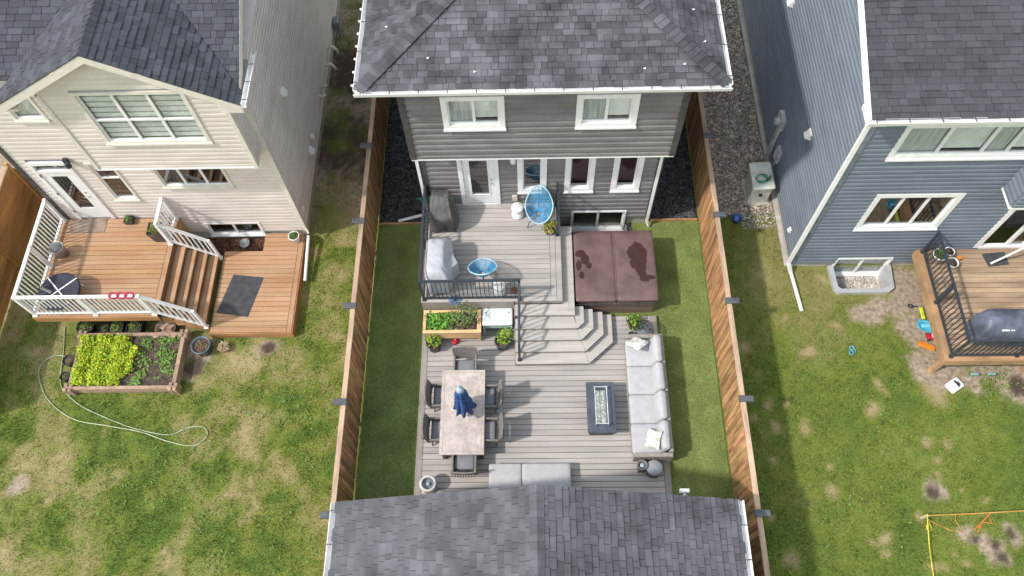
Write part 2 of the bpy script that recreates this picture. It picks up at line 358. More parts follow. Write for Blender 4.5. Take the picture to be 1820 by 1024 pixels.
def scatter(rects, dens):
    P = []
    for x0, x1, y0, y1 in rects:
        n = int((x1-x0)*(y1-y0)*dens); P.append(np.stack([RNG.uniform(x0, x1, n), RNG.uniform(y0, y1, n)], 1))
    return np.concatenate(P)
def blades(name, P, h, w, m, z0=0.0, attrs=None, lean=0.7, mul=1.0):
    n = len(P); a = RNG.uniform(0, 2*np.pi, n); L = h*RNG.uniform(0.6, 1.4, n)*mul; le = RNG.uniform(0.15, lean, n)
    dx = np.cos(a)*L*le; dy = np.sin(a)*L*le; px = -np.sin(a)*w*RNG.uniform(0.6, 1.4, n); py = np.cos(a)*w*(px/(-np.sin(a)*w+1e-9))
    V = np.zeros((n, 3, 3)); V[:,0,:2] = P-np.stack([px, py], 1)*0.5; V[:,1,:2] = P+np.stack([px, py], 1)*0.5; V[:,:2,2] = z0
    V[:,2,0] = P[:,0]+dx; V[:,2,1] = P[:,1]+dy; V[:,2,2] = z0+L*np.sqrt(1-np.minimum(le, .95)**2)
    F = np.arange(n*3).reshape(n, 3)
    A = {k: np.repeat(v, 3) for k, v in (attrs or {}).items()}
    return fast_mesh(name, V.reshape(-1, 3), F, m, attrs=A)
def lawn(name, rects, avoid, dens, label):
    P = scatter(rects, dens)
    for x0, x1, y0, y1 in avoid: P = P[~((P[:,0] > x0) & (P[:,0] < x1) & (P[:,1] > y0) & (P[:,1] < y1))]
    D, T = fields(P[:,0], P[:,1])
    k = RNG.random(len(P)) < (1-0.93*T)*(1-0.9*np.clip(D-0.35, 0, 1)); P = P[k]; D = np.clip(D[k]+RNG.normal(0, .13, k.sum()), 0, 1); T = T[k]*0.3
    o = blades(name, P, 0.05, 0.016, _mats.setdefault('grass_blade', None) or _mats.__setitem__('grass_blade', lawn_mat('grass_blade', True)) or _mats['grass_blade'], attrs={'dry': D, 'dirt': T}, lean=0.9, mul=0.55+1.9*np.clip(fbm(P[:,0]*4.5, P[:,1]*4.5, 3)-0.25, 0, 1)*(1.15-0.6*D))
    tag(o, label, 'grass', kind='stuff')
lawn('lawn_grass', [(-15.5,-4.7,-1.0,12.5),(-6.4,-4.7,12.5,21)], [(-12.9,-9.4,8.7,11.8),(-9.6,-6.3,8.5,11.8),(-12.1,-9.2,7.0,8.6)], 1100, 'mottled green and straw lawn grass behind the beige house')
lawn('lawn_grass', [(5.2,14.5,-1.0,12.2)], [(7.15,13.5,10.4,12.5),(10.4,13.5,7.35,10.5),(8.3,10,9.6,10.5)], 1100, 'green lawn grass with straw spots behind the blue house')

def weeds(rects, n, label, avoid):
    P = scatter(rects, n); D, T = fields(P[:,0], P[:,1]); k = (T < .3) & (fbm(P[:,0]*.9+5, P[:,1]*.9+2, 3) > .47)
    for x0, x1, y0, y1 in avoid: k &= ~((P[:,0] > x0) & (P[:,0] < x1) & (P[:,1] > y0) & (P[:,1] < y1))
    L = []
    for x, y in P[k]:
        for i in range(6): L.append((x+random.gauss(0,.022), y+random.gauss(0,.022), random.uniform(.03,.06)))
    o = obj('clover_weeds', MB().leaves(L, .034, .5, .8), mat('clover', (0.15,0.24,0.055), .6, var=.35, hue=.015)); tag(o, label, 'weeds', kind='stuff')
weeds([(-15,-4.7,1.5,8.6),(-6.2,-4.7,8.6,12)], 14, 'small bright clover tufts in the straw lawn', [(-12.1,-9.2,7.0,8.6)])
weeds([(5.2,13,1.5,9)], 10, 'small clover tufts in the lawn of the blue house', [(10.2,13.5,7,10.5)])
# ---- artificial turf
TURF = mat('artificial_turf', (0.175,0.225,0.068), 0.75, spec=0.2, namp=0.14, nscale=1.3, fscale=38, famp=0.42, bump=0.6, bscale=90, bdist=0.02)
TURFB = mat('turf_fibre', (0.195,0.26,0.082), 0.6, spec=0.25, var=0.55, namp=0.1, nscale=1.6)
turf = obj('artificial_turf', MB().box(-4.33, .9, 3.0, 12.02, -0.05, 0.03).box(.901, 2.95, 3.0, 11.22, -.05, .03).box(2.951, 4.86, 3.0, 12.02, -.05, .03), TURF); turf['kind'] = 'structure'; turf['label'] = 'even green artificial turf inside the fenced yard'
tb_ = blades('turf_fibres', scatter([(-4.3,-2.85,3.5,12.0),(3.45,4.83,3.5,12.0),(2.96,3.45,11.2,12.0)], 2600), 0.035, 0.010, TURFB, z0=0.028, lean=0.8)
tag(tb_, 'short green fibres of the artificial turf strips', 'turf', kind='stuff')
# ---- gravel
def pebbles(name, rects, dens, r, m, z0, label, avoid=()):
    P = scatter(rects, dens)
    for x0, x1, y0, y1 in avoid: P = P[~((P[:,0] > x0) & (P[:,0] < x1) & (P[:,1] > y0) & (P[:,1] < y1))]
    n = len(P)
    base = np.array([(1,0,0),(-1,0,0),(0,1,0),(0,-1,0),(0,0,1),(0,0,-1)], float)
    f = np.array([(0,2,4),(2,1,4),(1,3,4),(3,0,4),(2,0,5),(1,2,5),(3,1,5),(0,3,5)])
    V = base[None]*RNG.uniform(0.6, 1.3, (n, 6, 1))*np.stack([RNG.uniform(.7,1.3,n), RNG.uniform(.7,1.3,n), RNG.uniform(.4,.8,n)], 1)[:,None]
    V = V*(r*RNG.uniform(0.55, 1.5, n))[:,None,None]
    a = RNG.uniform(0, 6.28, n); c, s = np.cos(a), np.sin(a)
    V = np.stack([V[:,:,0]*c[:,None]-V[:,:,1]*s[:,None], V[:,:,0]*s[:,None]+V[:,:,1]*c[:,None], V[:,:,2]], 2)
    V[:,:,0] += P[:,0,None]; V[:,:,1] += P[:,1,None]; V[:,:,2] += z0+r*0.3
    F = (f[None]+6*np.arange(n)[:,None,None]).reshape(-1, 3)
    o = fast_mesh(name, V.reshape(-1, 3), F, m); tag(o, label, 'gravel', kind='stuff')
BLKG = mat('black_gravel', (0.062,0.068,0.075), 0.55, var=0.75, namp=0.2, spec=0.5)
BRNG = mat('brown_gravel', (0.44,0.37,0.31), 0.8, var=0.65, hue=0.02, namp=0.2)
PALG = mat('pale_gravel', (0.48,0.44,0.40), 0.8, var=0.4, hue=0.02, namp=0.15)
BLKB = mat('black_gravel_bed', (0.02,0.02,0.022), 0.9, namp=0.3)
BRNB = mat('brown_gravel_bed', (0.22,0.18,0.145), 0.95, namp=0.3, nscale=30)
for x0, x1 in ((-4.33,-2.72),(3.36,4.86)):
    g_ = obj('gravel_bed', MB().box(x0, x1, 12.08, 22, -0.05, 0.035), BLKB); g_['kind'] = 'structure'
pebbles('black_gravel', [(-4.3,-2.75,12.1,18.5),(3.4,4.83,12.1,18.5)], 850, 0.032, BLKG, 0.035, 'black crushed gravel along both sides of the grey house')
g_ = obj('gravel_bed', MB().box(.905,1.185,11.225,11.95,-.05,.03).box(2.815,2.945,11.225,11.95,-.05,.03).box(1.186,2.814,11.225,11.295,-.05,.03), BLKB); g_['kind'] = 'structure'
pebbles('black_gravel', [(.9,2.95,11.22,11.3),(2.82,2.95,11.2,11.95),(.9,1.18,11.3,11.95)], 700, .03, BLKG, .03, 'black gravel round the basement window behind the hot tub')
g_ = obj('gravel_bed', MB().box(5.16, 7.12, 12.3, 24, -0.05, 0.02), BRNB); g_['kind'] = 'structure'
pebbles('brown_gravel', [(5.16,7.05,12.2,23)], 1000, 0.028, BRNG, 0.02, 'brown pebble gravel between fence and blue house')
pebbles('pale_gravel', [(6.1,7.1,11.75,12.35)], 700, 0.025, PALG, 0.0, 'pale pebbles spilled before the utility cabinet')
EDGE = mat('edging_timber', (0.42,0.24,0.11), 0.75, namp=0.2, nscale=12, stretch=(0.2,1,1))
for x0, x1, lab in ((-4.3,-2.98,'timber edging board between turf and black gravel beside the grill covers'),(3.5,4.84,'timber edging board between turf and black gravel beyond the hot tub')):
    e_ = obj('edging_board', MB().box(x0, x1, 12.025, 12.075, -0.02, 0.11, .008), EDGE); tag(e_, lab, 'edging', 'turf edging boards')

# ================================================================== FENCES
FENW = mat('fence_wood', (0.40,0.225,0.105), 0.8, var=0.28, hue=0.014, namp=0.24, nscale=3, stretch=(3,3,0.35), fscale=22, famp=0.16, bump=0.25, bscale=30)
RAILW = mat('fence_top_wood', (0.44,0.31,0.22), 0.8, var=0.12, namp=0.14, nscale=4, stretch=(3,0.4,3), fscale=24, famp=0.12)
CAPM = mat('post_cap_metal', (0.09,0.095,0.11), 0.5, namp=0.15)
def fence(name, x, sgn, y0, y1, label, posts, capped=True):
    """x: inner face, pickets on the inner side, sgn: outward direction"""
    t = thing(name, label, 'fence', (x, y0, 0), world=True)
    y = y0; k = 0; pm = {}
    while y < y1-0.02:
        wd = 0.138; off = 0.0 if k % 2 == 0 else 0.012
        h = 1.76+random.uniform(-.004, .004)
        if off not in pm:
            pm[off] = mesh_of('picket', MB().box(-0.009, 0.009, 0, wd, 0.04, 1.76), FENW)
        inst('picket', pm[off], t, (x+sgn*(0.01+off), y+random.uniform(0, .003), random.uniform(-.006, .004)))
        y += 0.1415; k += 1
    for z in (0.35, 1.05, 1.62):
        obj('rail', MB().box(min(x+sgn*.032, x+sgn*.07), max(x+sgn*.032, x+sgn*.07), y0, y1, z, z+.085), FENW, t)
    ps = posts
    for i, py in enumerate(ps):
        obj('post', MB().box(min(x+sgn*.034, x+sgn*.125), max(x+sgn*.034, x+sgn*.125), py-.045, py+.045, 0, 1.80), FENW, t)
    cuts = [y0]+[p for p in ps if y0 < p < y1]+[y1]
    for a, b in zip(cuts[:-1], cuts[1:]):
        obj('top_rail', MB().box(min(x-sgn*.012, x+sgn*.11), max(x-sgn*.012, x+sgn*.11), a+.002, b-.002, 1.765, 1.805, .006), RAILW, t)
    if capped:
        for py in ps:
            c = MB(); a, b = sorted((x-sgn*.05, x+sgn*.29))
            c.box(a, b, py-.075, py+.075, 1.80, 1.875, .018)
            cp = obj('post_cap', c, CAPM, t)
            obj('cap_collar', MB().box(min(x-sgn*.02, x+sgn*.12), max(x-sgn*.02, x+sgn*.12), py-.062, py+.062, 1.71, 1.80), CAPM, cp)
    return t
fence('yard_fence', -4.36, -1, 1.0, 19.0, 'brown wooden fence between straw lawn and turf, inner face in shade', [1.0,3.45,6.06,8.57,11.06,13.52,16.0,18.5])
fence('yard_fence', 4.9, 1, 1.0, 19.0, 'sunlit brown wooden fence between turf and blue house lawn', [1.0,3.44,6.05,8.59,11.1,13.68,16.2,18.7])
FENO = mat('fence_board_wood', (0.36,0.19,0.065), 0.7, var=0.15, hue=0.01, namp=0.16, nscale=3, stretch=(3,0.3,2), fscale=22, famp=0.12)
def board_fence():
    t = thing('board_fence', 'orange brown fence of horizontal boards beside the white railed deck', 'fence', (-14.5, 8.6, 0), world=True)
    ys = [6.2, 8.5, 10.75, 13.05]
    for a, b in zip(ys[:-1], ys[1:]):
        for k in range(12):
            z = 0.05+k*0.146
            obj('board', MB().box(-14.52, -14.5, a+.05, b-.05, z, z+.14), FENO, t)
        obj('top_rail', MB().box(-14.62, -14.44, a+.05, b-.05, 1.81, 1.85, .006), RAILW, t)
    for y in ys: obj('post', MB().box(-14.58, -14.47, y-.048, y+.048, 0, 1.88), FENO, t)
    g = [obj('gate_board', MB().box(-14.4+i*.15, -14.26+i*.15, 13.0, 13.03, .05, 1.7), FENO, t) for i in range(10)]
board_fence()
# ================================================================== HOUSE PIECES
def merge_cut(segs, a, b):
    out = []
    for s0, s1 in segs:
        if b <= s0 or a >= s1: out.append((s0, s1)); continue
        if a > s0: out.append((s0, a))
        if b < s1: out.append((b, s1))
    return out
def siding(parent, axis, c, sg, lim, z0, z1, course, m, openings=(), proud=0.042):
    """horizontal lap planks. axis 'y': wall in plane y=c, facing sg*Y; lim(z)->(a0,a1)"""
    z = z0
    while z < z1-0.01:
        zt = min(z+course, z1); A0, A1 = lim(z); B0, B1 = lim(zt)
        segs = [(A0, A1)]
        for o0, o1, p0, p1 in openings:
            if zt > p0+.02 and z < p1-.02: segs = merge_cut(segs, o0, o1)
        for s0, s1 in segs:
            if s1-s0 < 0.02: continue
            t0 = B0 if s0 == A0 else s0; t1 = B1 if s1 == A1 else s1
            t0 = max(t0, s0) if s0 == A0 else t0; t1 = min(t1, s1) if s1 == A1 else t1
            if t1 <= t0: t0 = t1 = (t0+t1)/2
            v = []
            hh = zt-z; mid = lambda q: (s0+(t0-s0)*q, s1+(t1-s1)*q)
            ring = ((0,-.03),(0,proud),(.46,proud*.94),(.64,.008),(1.0,.004),(1.0,-.03))
            for q, d in ring:
                a0_, a1_ = mid(q)
                for a in (a0_, a1_): v.append((a, c+sg*d, z+hh*q) if axis == 'y' else (c+sg*d, a, z+hh*q))
            f = [(2*k, 2*k+1, 2*k+3, 2*k+2) for k in range(5)]+[(10,11,1,0),(0,2,4,6,8,10),(11,9,7,5,3,1)]
            if (axis == 'y') == (sg > 0): f = [q[::-1] for q in f]
            obj('siding_plank', MB().add(v, f), m, parent)
        z = zt
def yspan(x0, x1): return lambda z: (x0, x1)
SHADE = mat('window_shade', (0.85,0.86,0.84), 0.85, namp=0.05)
CURT = mat('grey_curtain', (0.58,0.6,0.59), 0.85, namp=0.15, nscale=5, stretch=(6,1,0.3))
def window(parent, y, x0, x1, z0, z1, trim=0.10, cols=(0.5,), rows=(), fill='dark', proud=0.075, name='window', tm=None, sill=True, trims=None):
    """window in a wall facing -Y: trim boards, sash frame, mullions, panes, blind behind"""
    tm = tm or WHITE
    t = trim; fr = MB()
    tt = trims or (t, t, t, t)   # left right bottom top
    yo = y-proud
    fr.box(x0, x0+tt[0], yo, y+.06, z0, z1); fr.box(x1-tt[1], x1, yo, y+.06, z0, z1)
    fr.box(x0+tt[0], x1-tt[1], yo, y+.06, z0, z0+tt[2]); fr.box(x0+tt[0], x1-tt[1], yo, y+.06, z1-tt[3], z1)
    w = obj(name, fr, tm, parent)
    a0, a1, b0, b1 = x0+tt[0], x1-tt[1], z0+tt[2], z1-tt[3]
    if sill: obj('sill', MB().box(x0-.015, x1+.015, yo-.035, yo-.002, z0-.03, z0+.025), tm, w)
    s = 0.035; sb = MB()
    xc = [a0]+[a0+(a1-a0)*c for c in cols]+[a1]; zc = [b0]+[b0+(b1-b0)*c for c in rows]+[b1]
    ys = y+.002
    sb.box(a0, a0+s, ys, ys+.05, b0, b1); sb.box(a1-s, a1, ys, ys+.05, b0, b1); sb.box(a0+s, a1-s, ys, ys+.05, b0, b0+s); sb.box(a0+s, a1-s, ys, ys+.05, b1-s, b1)
    for c in xc[1:-1]: sb.box(c-s*.9, c+s*.9, ys-.006, ys+.046, b0+s, b1-s)
    for c in zc[1:-1]: sb.box(a0+s, a1-s, ys-.012, ys+.04, c-s*.7, c+s*.7)
    obj('sash', sb, WHITE, w)
    for i in range(len(xc)-1):
        for j in range(len(zc)-1):
            obj('pane', MB().box(xc[i]+s*.9, xc[i+1]-s*.9, ys+.02, ys+.028, zc[j]+s*.7, zc[j+1]-s*.7), GLASS if fill != 'dark' else GLASSD, w)
    if fill == 'zebra':
        n = int((b1-b0)/0.17)
        for i in range(len(xc)-1):
            q = MB()
            for k in range(n):
                zz = b0+(b1-b0)*k/n; q.box(xc[i]+.03, xc[i+1]-.03, y+.085, y+.095, zz+.035, zz+(b1-b0)/n-.012)
            obj('blind', q, SHADE, w)
            obj('blind_back', MB().box(xc[i]+.03, xc[i+1]-.03, y+.11, y+.115, b0, b1), CURT, w)
    elif fill == 'shade':
        for i in range(len(xc)-1): obj('blind', MB().box(xc[i]+.02, xc[i+1]-.02, y+.09, y+.10, b0+(.1 if i % 2 else .0), b1), SHADE if i % 2 else CURT, w)
    elif fill == 'curtain':
        obj('curtain', MB().box(a0, a1, y+.09, y+.10, b0, b1), CURT, w)
    return w, (x0+.01, x1-.01, z0+.01, z1-.01)
def camera_area(quad):
    ps = [proj(p) for p in quad]
    if any(p is None for p in ps): return 0
    cx = sum(p[0] for p in ps)/4; cy = sum(p[1] for p in ps)/4
    if not (-5 < cx < 1825 and -5 < cy < 1029): return 0
    return abs(sum(ps[i][0]*ps[(i+1)%4][1]-ps[(i+1)%4][0]*ps[i][1] for i in range(4)))/2
def shingle_mat(name, col, patch=0.22, var=0.22):
    return mat(name, col, 0.85, spec=0.35, var=var, hue=0.015, namp=patch, nscale=1.7, fscale=70, famp=0.14, bump=0.35, bscale=140, bdist=0.004, rvar=0.12)
def shingle_roof(roof, planes, m, course=0.14, wr=(0.13,0.31), limit=300):
    """planes: (origin, along, upslope, lim(s)->(u0,u1), length). Tabs with their own edges; the largest in view are single objects"""
    tabs = []
    for O, u, v, lim, Ls in planes:
        O = Vector(O); u = Vector(u).normalized(); v = Vector(v).normalized(); n = u.cross(v)
        if n.z < 0: n = -n
        k = 0; s = -0.02
        while s < Ls:
            e = min(s+course, Ls); a0, a1 = lim(s); b0, b1 = lim(e)
            x = min(a0, b0)-random.uniform(0, .2)
            while x < max(a1, b1):
                w = random.choice((wr[0], (wr[0]+wr[1])/2, wr[1]))*random.uniform(.85, 1.15); lift = random.choice((0.011, 0.024)) ; g = 0.004
                p0, p1 = max(x+g, a0), min(x+w-g, a1); q0, q1 = max(x+g, b0), min(x+w-g, b1)
                if p1 > p0+.005 or q1 > q0+.005:
                    p1 = max(p1, p0); q1 = max(q1, q0)
                    if p0 > a1: p0 = p1 = a1
                    if q0 > b1: q0 = q1 = b1
                    pt = lambda a, b, h: O+u*a+v*b+n*h
                    ss = s+random.uniform(-.006, .006)
                    vs = [pt(p0,ss,-.012), pt(p1,ss,-.012), pt(q1,e+.01,-.012), pt(q0,e+.01,-.012), pt(p0,ss,lift), pt(p1,ss,lift), pt(q1,e+.012,.002), pt(q0,e+.012,.002)]
                    tabs.append((camera_area(vs[4:]), vs))
                x += w
            s = e; k += 1
    tabs.sort(key=lambda t: -t[0])
    fs = [(4,5,6,7),(0,1,5,4),(1,2,6,5),(3,0,4,7)]
    uv = (Vector(planes[0][1]).cross(Vector(planes[0][2]))).z
    def wind(vs):
        nn = (vs[5]-vs[4]).cross(vs[6]-vs[4]); 
        if nn.length < 1e-9: nn = (vs[6]-vs[4]).cross(vs[7]-vs[4])
        return fs if nn.z > 0 else [f[::-1] for f in fs]
    for a, vs in tabs[:limit]: obj('shingle', MB().add(vs, wind(vs)), m, roof)
    b = MB()
    for a, vs in tabs[limit:]: b.add(vs, wind(vs))
    o = obj('shingle_field', b, m, roof); o['kind'] = 'stuff'
def ridge_caps(roof, p0, p1, m, width=0.15, step=0.15, na=None, nb=None):
    """overlapping cap shingles along a hip or ridge; na, nb: downslope side directions"""
    p0 = Vector(p0); p1 = Vector(p1); d = (p1-p0); L = d.length; d.normalize(); na = Vector(na).normalized(); nb = Vector(nb).normalized()
    up = d.cross(na-nb).normalized(); up = up if up.z > 0 else -up
    k = 0; s = 0.0
    while s < L-.05:
        e = min(s+step+.03, L); l0 = 0.040; l1 = 0.022
        A = p0+d*s; B = p0+d*e
        vs = [A+na*width+up*(l0-.012), A+up*l0, A+nb*width+up*(l0-.012), B+na*width+up*(l1-.012), B+up*l1, B+nb*width+up*(l1-.012),
              A+na*width+up*(l0-.035), A+up*(l0-.025), A+nb*width+up*(l0-.035), B+na*width+up*(l1-.04), B+nb*width+up*(l1-.04)]
        f = [(0,1,4,3),(1,2,5,4),(6,7,1,0),(7,8,2,1),(6,0,3,9),(2,8,10,5)]
        if (vs[1]-vs[0]).cross(vs[4]-vs[0]).z < 0: f = [q[::-1] for q in f]
        obj('cap_shingle', MB().add(vs, f), m, roof); s += step
GUTT = WHITE2
def gutter(parent, p0, p1, out, m=None, straps=0.62, h=0.11, w=0.115):
    """U channel from p0 to p1, out: unit vector away from the wall; p = top of the back edge. Straps cross it."""
    p0 = Vector(p0); p1 = Vector(p1); out = Vector(out); d = (p1-p0).normalized(); z = Vector((0,0,1)); th = .006
    pr = [(0,0),(0,-h),(w*.8,-h),(w,-.015),(w,0.0),(w-th*2,0.0),(w-th*2,-.02),(w*.8-th,-h+th),(th,-h+th),(th,0)]
    b = MB(); n = len(pr)
    vs = [p0+out*a+z*c for a, c in pr]+[p1+out*a+z*c for a, c in pr]
    f = [(i,(i+1)%n,n+(i+1)%n,n+i) for i in range(n)]+[tuple(range(n))[::-1], tuple(range(n,2*n))]
    b.add(vs, f); g = obj('gutter', b, m or GUTT, parent)
    L = (p1-p0).length; k = int(L/straps)
    for i in range(k+1):
        q = p0+d*((i+.25)*L/(k+1)) if k else p0+d*L*.5
        a = [q-d*.009+z*.003, q+d*.009+z*.003, q+d*.009+out*w+z*.003, q-d*.009+out*w+z*.003]
        c = [x+z*.004 for x in a]
        obj('gutter_strap', MB().add(a+c, [(0,3,2,1),(4,5,6,7),(0,1,5,4),(1,2,6,5),(2,3,7,6),(3,0,4,7)]), BLACKM, g)
    return g
def downspout(parent, pts, m=None, r=0.038):
    b = MB(); 
    for a, c in zip(pts[:-1], pts[1:]):
        a = Vector(a); c = Vector(c); d = (c-a).normalized(); s = d.orthogonal().normalized()
        s = Vector((0,0,1)).cross(d); s = s.normalized() if s.length > .05 else Vector((1,0,0)); t = d.cross(s)
        q = [a-s*r-t*r*.8, a+s*r-t*r*.8, a+s*r+t*r*.8, a-s*r+t*r*.8]; e = [x+(c-a)+d*r*.6 for x in q]
        b.add(q+e, [(0,3,2,1),(4,5,6,7),(0,1,5,4),(1,2,6,5),(2,3,7,6),(3,0,4,7)])
    return obj('downspout', b, m or WHITE2, parent)
def solid_plane(name, quad, m, parent, th=0.05):
    q = [Vector(p) for p in quad]; n = (q[1]-q[0]).cross(q[2]-q[0]).normalized()
    if n.z < 0: n = -n
    k = len(q); vs = [p-n*.016 for p in q]+[p-n*(th+.016) for p in q]
    return obj(name, MB().add(vs, [tuple(range(k)), tuple(range(2*k-1,k-1,-1))]+[(i,k+i,k+(i+1)%k,(i+1)%k) for i in range(k)]), m, parent)
DECKING_PLY = mat('roof_underlay', (0.05,0.05,0.055), 0.9)
SOFF = mat('soffit_white', (0.72,0.72,0.72), 0.6)
def hood_vent(parent, x, y, z, s, sx, name='vent_hood'):
    """little louvred hood on a side wall facing sx*X"""
    d = sx; v = [(x,y-s,z-s),(x,y+s,z-s),(x,y+s,z+s),(x,y-s,z+s),(x+d*s*1.3,y-s*.75,z-s*.6),(x+d*s*1.3,y+s*.75,z-s*.6),(x+d*s*.5,y+s*.75,z+s*.8),(x+d*s*.5,y-s*.75,z+s*.8)]
    f = [(4,5,6,7),(0,1,5,4),(1,2,6,5),(2,3,7,6),(3,0,4,7)]
    if d < 0: f = [q[::-1] for q in f]
    return obj(name, MB().add(v, f), WHITE, parent)
def house_core(parent, x0, x1, y0, y1, z0, z1, m):
    """far and interior surfaces: inner floors and rear, so that windows look into a dim room"""
    b = MB(); b.box(x0+.04, x1-.04, y1-.1, y1, z0, z1)
    obj('rear_wall', b, m, parent)
    for z in (1.12, 3.95): obj('room_floor', MB().box(x0+.05, x1-.05, y0+.62, y1-.1, z-.2, z), INTF, parent)
    obj('room_partition', MB().box(x0+.05, x1-.05, y0+3.0, y0+3.1, z0, z1-.1), INT, parent)

# ================================================================== GREY HOUSE (centre)
SG = mat('grey_brown_siding', (0.18,0.171,0.168), 0.38, var=0.06, namp=0.09, nscale=1.3, stretch=(1,1,2.5), fscale=9, famp=0.05)
SGT = mat('dark_corner_trim', (0.07,0.068,0.07), 0.5)
SH_M = shingle_mat('slate_shingle', (0.079,0.082,0.091), 0.27, .30)
CLIPS = [(-2.03,11.6,7.2),(-1.06,11.3,7.1),(2.41,11.31,7.1),(3.22,11.38,7.13),(-2.96,12.53,7.16),(3.55,12.85,7.17),(3.7,11.99,7.12)]
def grey_house():
    h = thing('house', 'grey sided house with slate hip roof above the composite deck', 'house', (0.3, 12, 0), world=True)
    X0, X1, Y, YU = -2.72, 3.42, 11.97, 11.4; ZO, ZE = 4.1, 6.85
    obj('foundation', MB().box(X0+.02, 1.19, Y+.02, Y+.2, -.6, .5).box(2.81, X1-.02, Y+.02, Y+.2, -.6, .5).box(1.19, 2.81, Y+.02, Y+.2, -.6, -.2), CONC, h)
    ops = []
    # upper storey windows
    w, o = window(h, YU, -1.88, -0.49, 5.22, 6.32, trim=.13, cols=(.5,), fill='shade'); ops.append(o)
    w, o = window(h, YU, 1.08, 2.44, 5.22, 6.32, trim=.13, cols=(.5,), fill='shade'); ops.append(o)
    siding(h, 'y', YU, -1, yspan(X0-.03, X1+.03), ZO, 6.86, .198, SG, ops, .058)
    lo = []
    for a, b in ((-.27,.49),(.96,1.73),(2.19,2.95)):
        w, o = window(h, Y, a, b, 1.79, 3.6, trim=.135, cols=(), fill='dark', proud=.07); lo.append(o)
    w, o = window(h, Y, 1.2, 2.74, -.2, .80, trim=.05, cols=(.5,), fill='dark'); lo.append(o)
    # patio door
    d = MB(); d.box(-1.80, -1.69, Y-.07, Y+.06, 1.22, 3.42); d.box(-.86, -.75, Y-.07, Y+.06, 1.22, 3.42); d.box(-1.69, -.86, Y-.07, Y+.06, 3.30, 3.42)
    dr = obj('door', d, WHITE, h)
    lf = MB(); a0, a1 = -1.685, -.865; g0, g1, gz0, gz1 = -1.50, -1.04, 1.66, 3.2
    lf.box(a0, g0, Y-.02, Y+.03, 1.25, 3.3); lf.box(g1, a1, Y-.02, Y+.03, 1.25, 3.3); lf.box(g0, g1, Y-.02, Y+.03, 1.25, gz0); lf.box(g0, g1, Y-.02, Y+.03, gz1, 3.3)
    obj('door_leaf', lf, WHITE, dr); obj('pane', MB().box(g0, g1, Y, Y+.008, gz0, gz1), GLASSD, dr)
    mo = MB(); 
    for q in ((g0-.03,g0,gz0-.03,gz1+.03),(g1,g1+.03,gz0-.03,gz1+.03)): mo.box(q[0], q[1], Y-.035, Y-.021, q[2], q[3])
    mo.box(g0, g1, Y-.035, Y-.021, gz0-.03, gz0); mo.box(g0, g1, Y-.035, Y-.021, gz1, gz1+.03); obj('pane_moulding', mo, WHITE, dr)
    obj('threshold', MB().box(-2.0, .8, Y-.055, Y-.022, 1.205, 1.235), WHITE2, dr)
    hd = MB(); hd.cyl((-.95,Y-.02,2.22),(-.95,Y-.05,2.22),.03); hd.cyl((-.95,Y-.02,2.36),(-.95,Y-.045,2.36),.028); hd.tube([(-.95,Y-.05,2.22),(-.95,Y-.07,2.22),(-1.05,Y-.07,2.22)],.011); obj('handle', hd, mat('nickel',(0.5,0.5,0.5),.3,1), dr)
    for z in (1.5, 2.3, 3.1): obj('hinge', MB().box(-1.70, -1.678, Y-.03, Y-.021, z, z+.1), BLACKM, dr)
    lo.append((-1.79, -.76, 1.2, 3.41))
    siding(h, 'y', Y, -1, yspan(X0, X1-.03), .45, ZO, .198, SG, lo, .055)
    # cantilever soffit and white drip edge
    obj('overhang_soffit', MB().box(X0-.02, X1+.02, YU+.035, Y+.03, ZO-.03, ZO-.004), SGT, h)
    obj('drip_edge', MB().box(X0-.06, X1+.06, YU-.062, YU+.032, ZO-.05, ZO-.006), WHITE2, h)
    # side walls and corner trims
    siding(h, 'x', X0-.03, -1, yspan(YU+.03, 20), ZO, 6.86, .198, SG); siding(h, 'x', X1+.03, 1, yspan(YU+.03, 20), ZO, 6.86, .198, SG)
    siding(h, 'x', X0, -1, yspan(Y+.03, 20), .4, ZO-.06, .198, SG); siding(h, 'x', X1-.03, 1, yspan(Y+.03, 20), .4, ZO-.06, .198, SG)
    obj('side_foundation', MB().box(X0+.01, X0+.2, Y+.21, 20, -.1, .4).box(X1-.25, X1-.05, Y+.21, 20, -.1, .4), CONC, h)
    for x, s in ((X0-.03,-1),(X1+.03,1)):
        obj('corner_trim', MB().box(x-.02 if s > 0 else x-.055, x+.055 if s > 0 else x+.02, YU-.068, YU+.09, ZO-.005, 6.86).box(x-.09 if s > 0 else x-.02, x+.02 if s > 0 else x+.09, YU-.07, YU-.02, ZO-.005, 6.86), SGT, h)
    for x, s in ((X0,-1),(X1-.03,1)):
        obj('corner_trim', MB().box(x-.02 if s > 0 else x-.055, x+.055 if s > 0 else x+.02, Y-.065, Y+.09, .42, ZO-.06).box(x-.1 if s > 0 else x-.02, x+.02 if s > 0 else x+.1, Y-.067, Y-.022, .42, ZO-.06), SGT, h)
    house_core(h, X0, X1, Y, 20, -.1, 6.8, SG)
    # hip roof
    ex0, ex1, ey, ez, p = -3.46, 4.08, 10.98, 6.98, 0.36
    W = (ex1-ex0)/2; zt = ez+W*p; cx = (ex0+ex1)/2; far = 22
    sl = math.sqrt(1+p*p)
    rf = solid_plane('roof', [(ex0,ey,ez),(ex1,ey,ez),(cx,ey+W,zt)], DECKING_PLY, h)
    solid_plane('roof_side', [(ex0,ey,ez),(cx,ey+W,zt),(cx,far,zt),(ex0,far,ez)], DECKING_PLY, h)
    solid_plane('roof_side', [(ex1,ey,ez),(ex1,far,ez),(cx,far,zt),(cx,ey+W,zt)], DECKING_PLY, h)
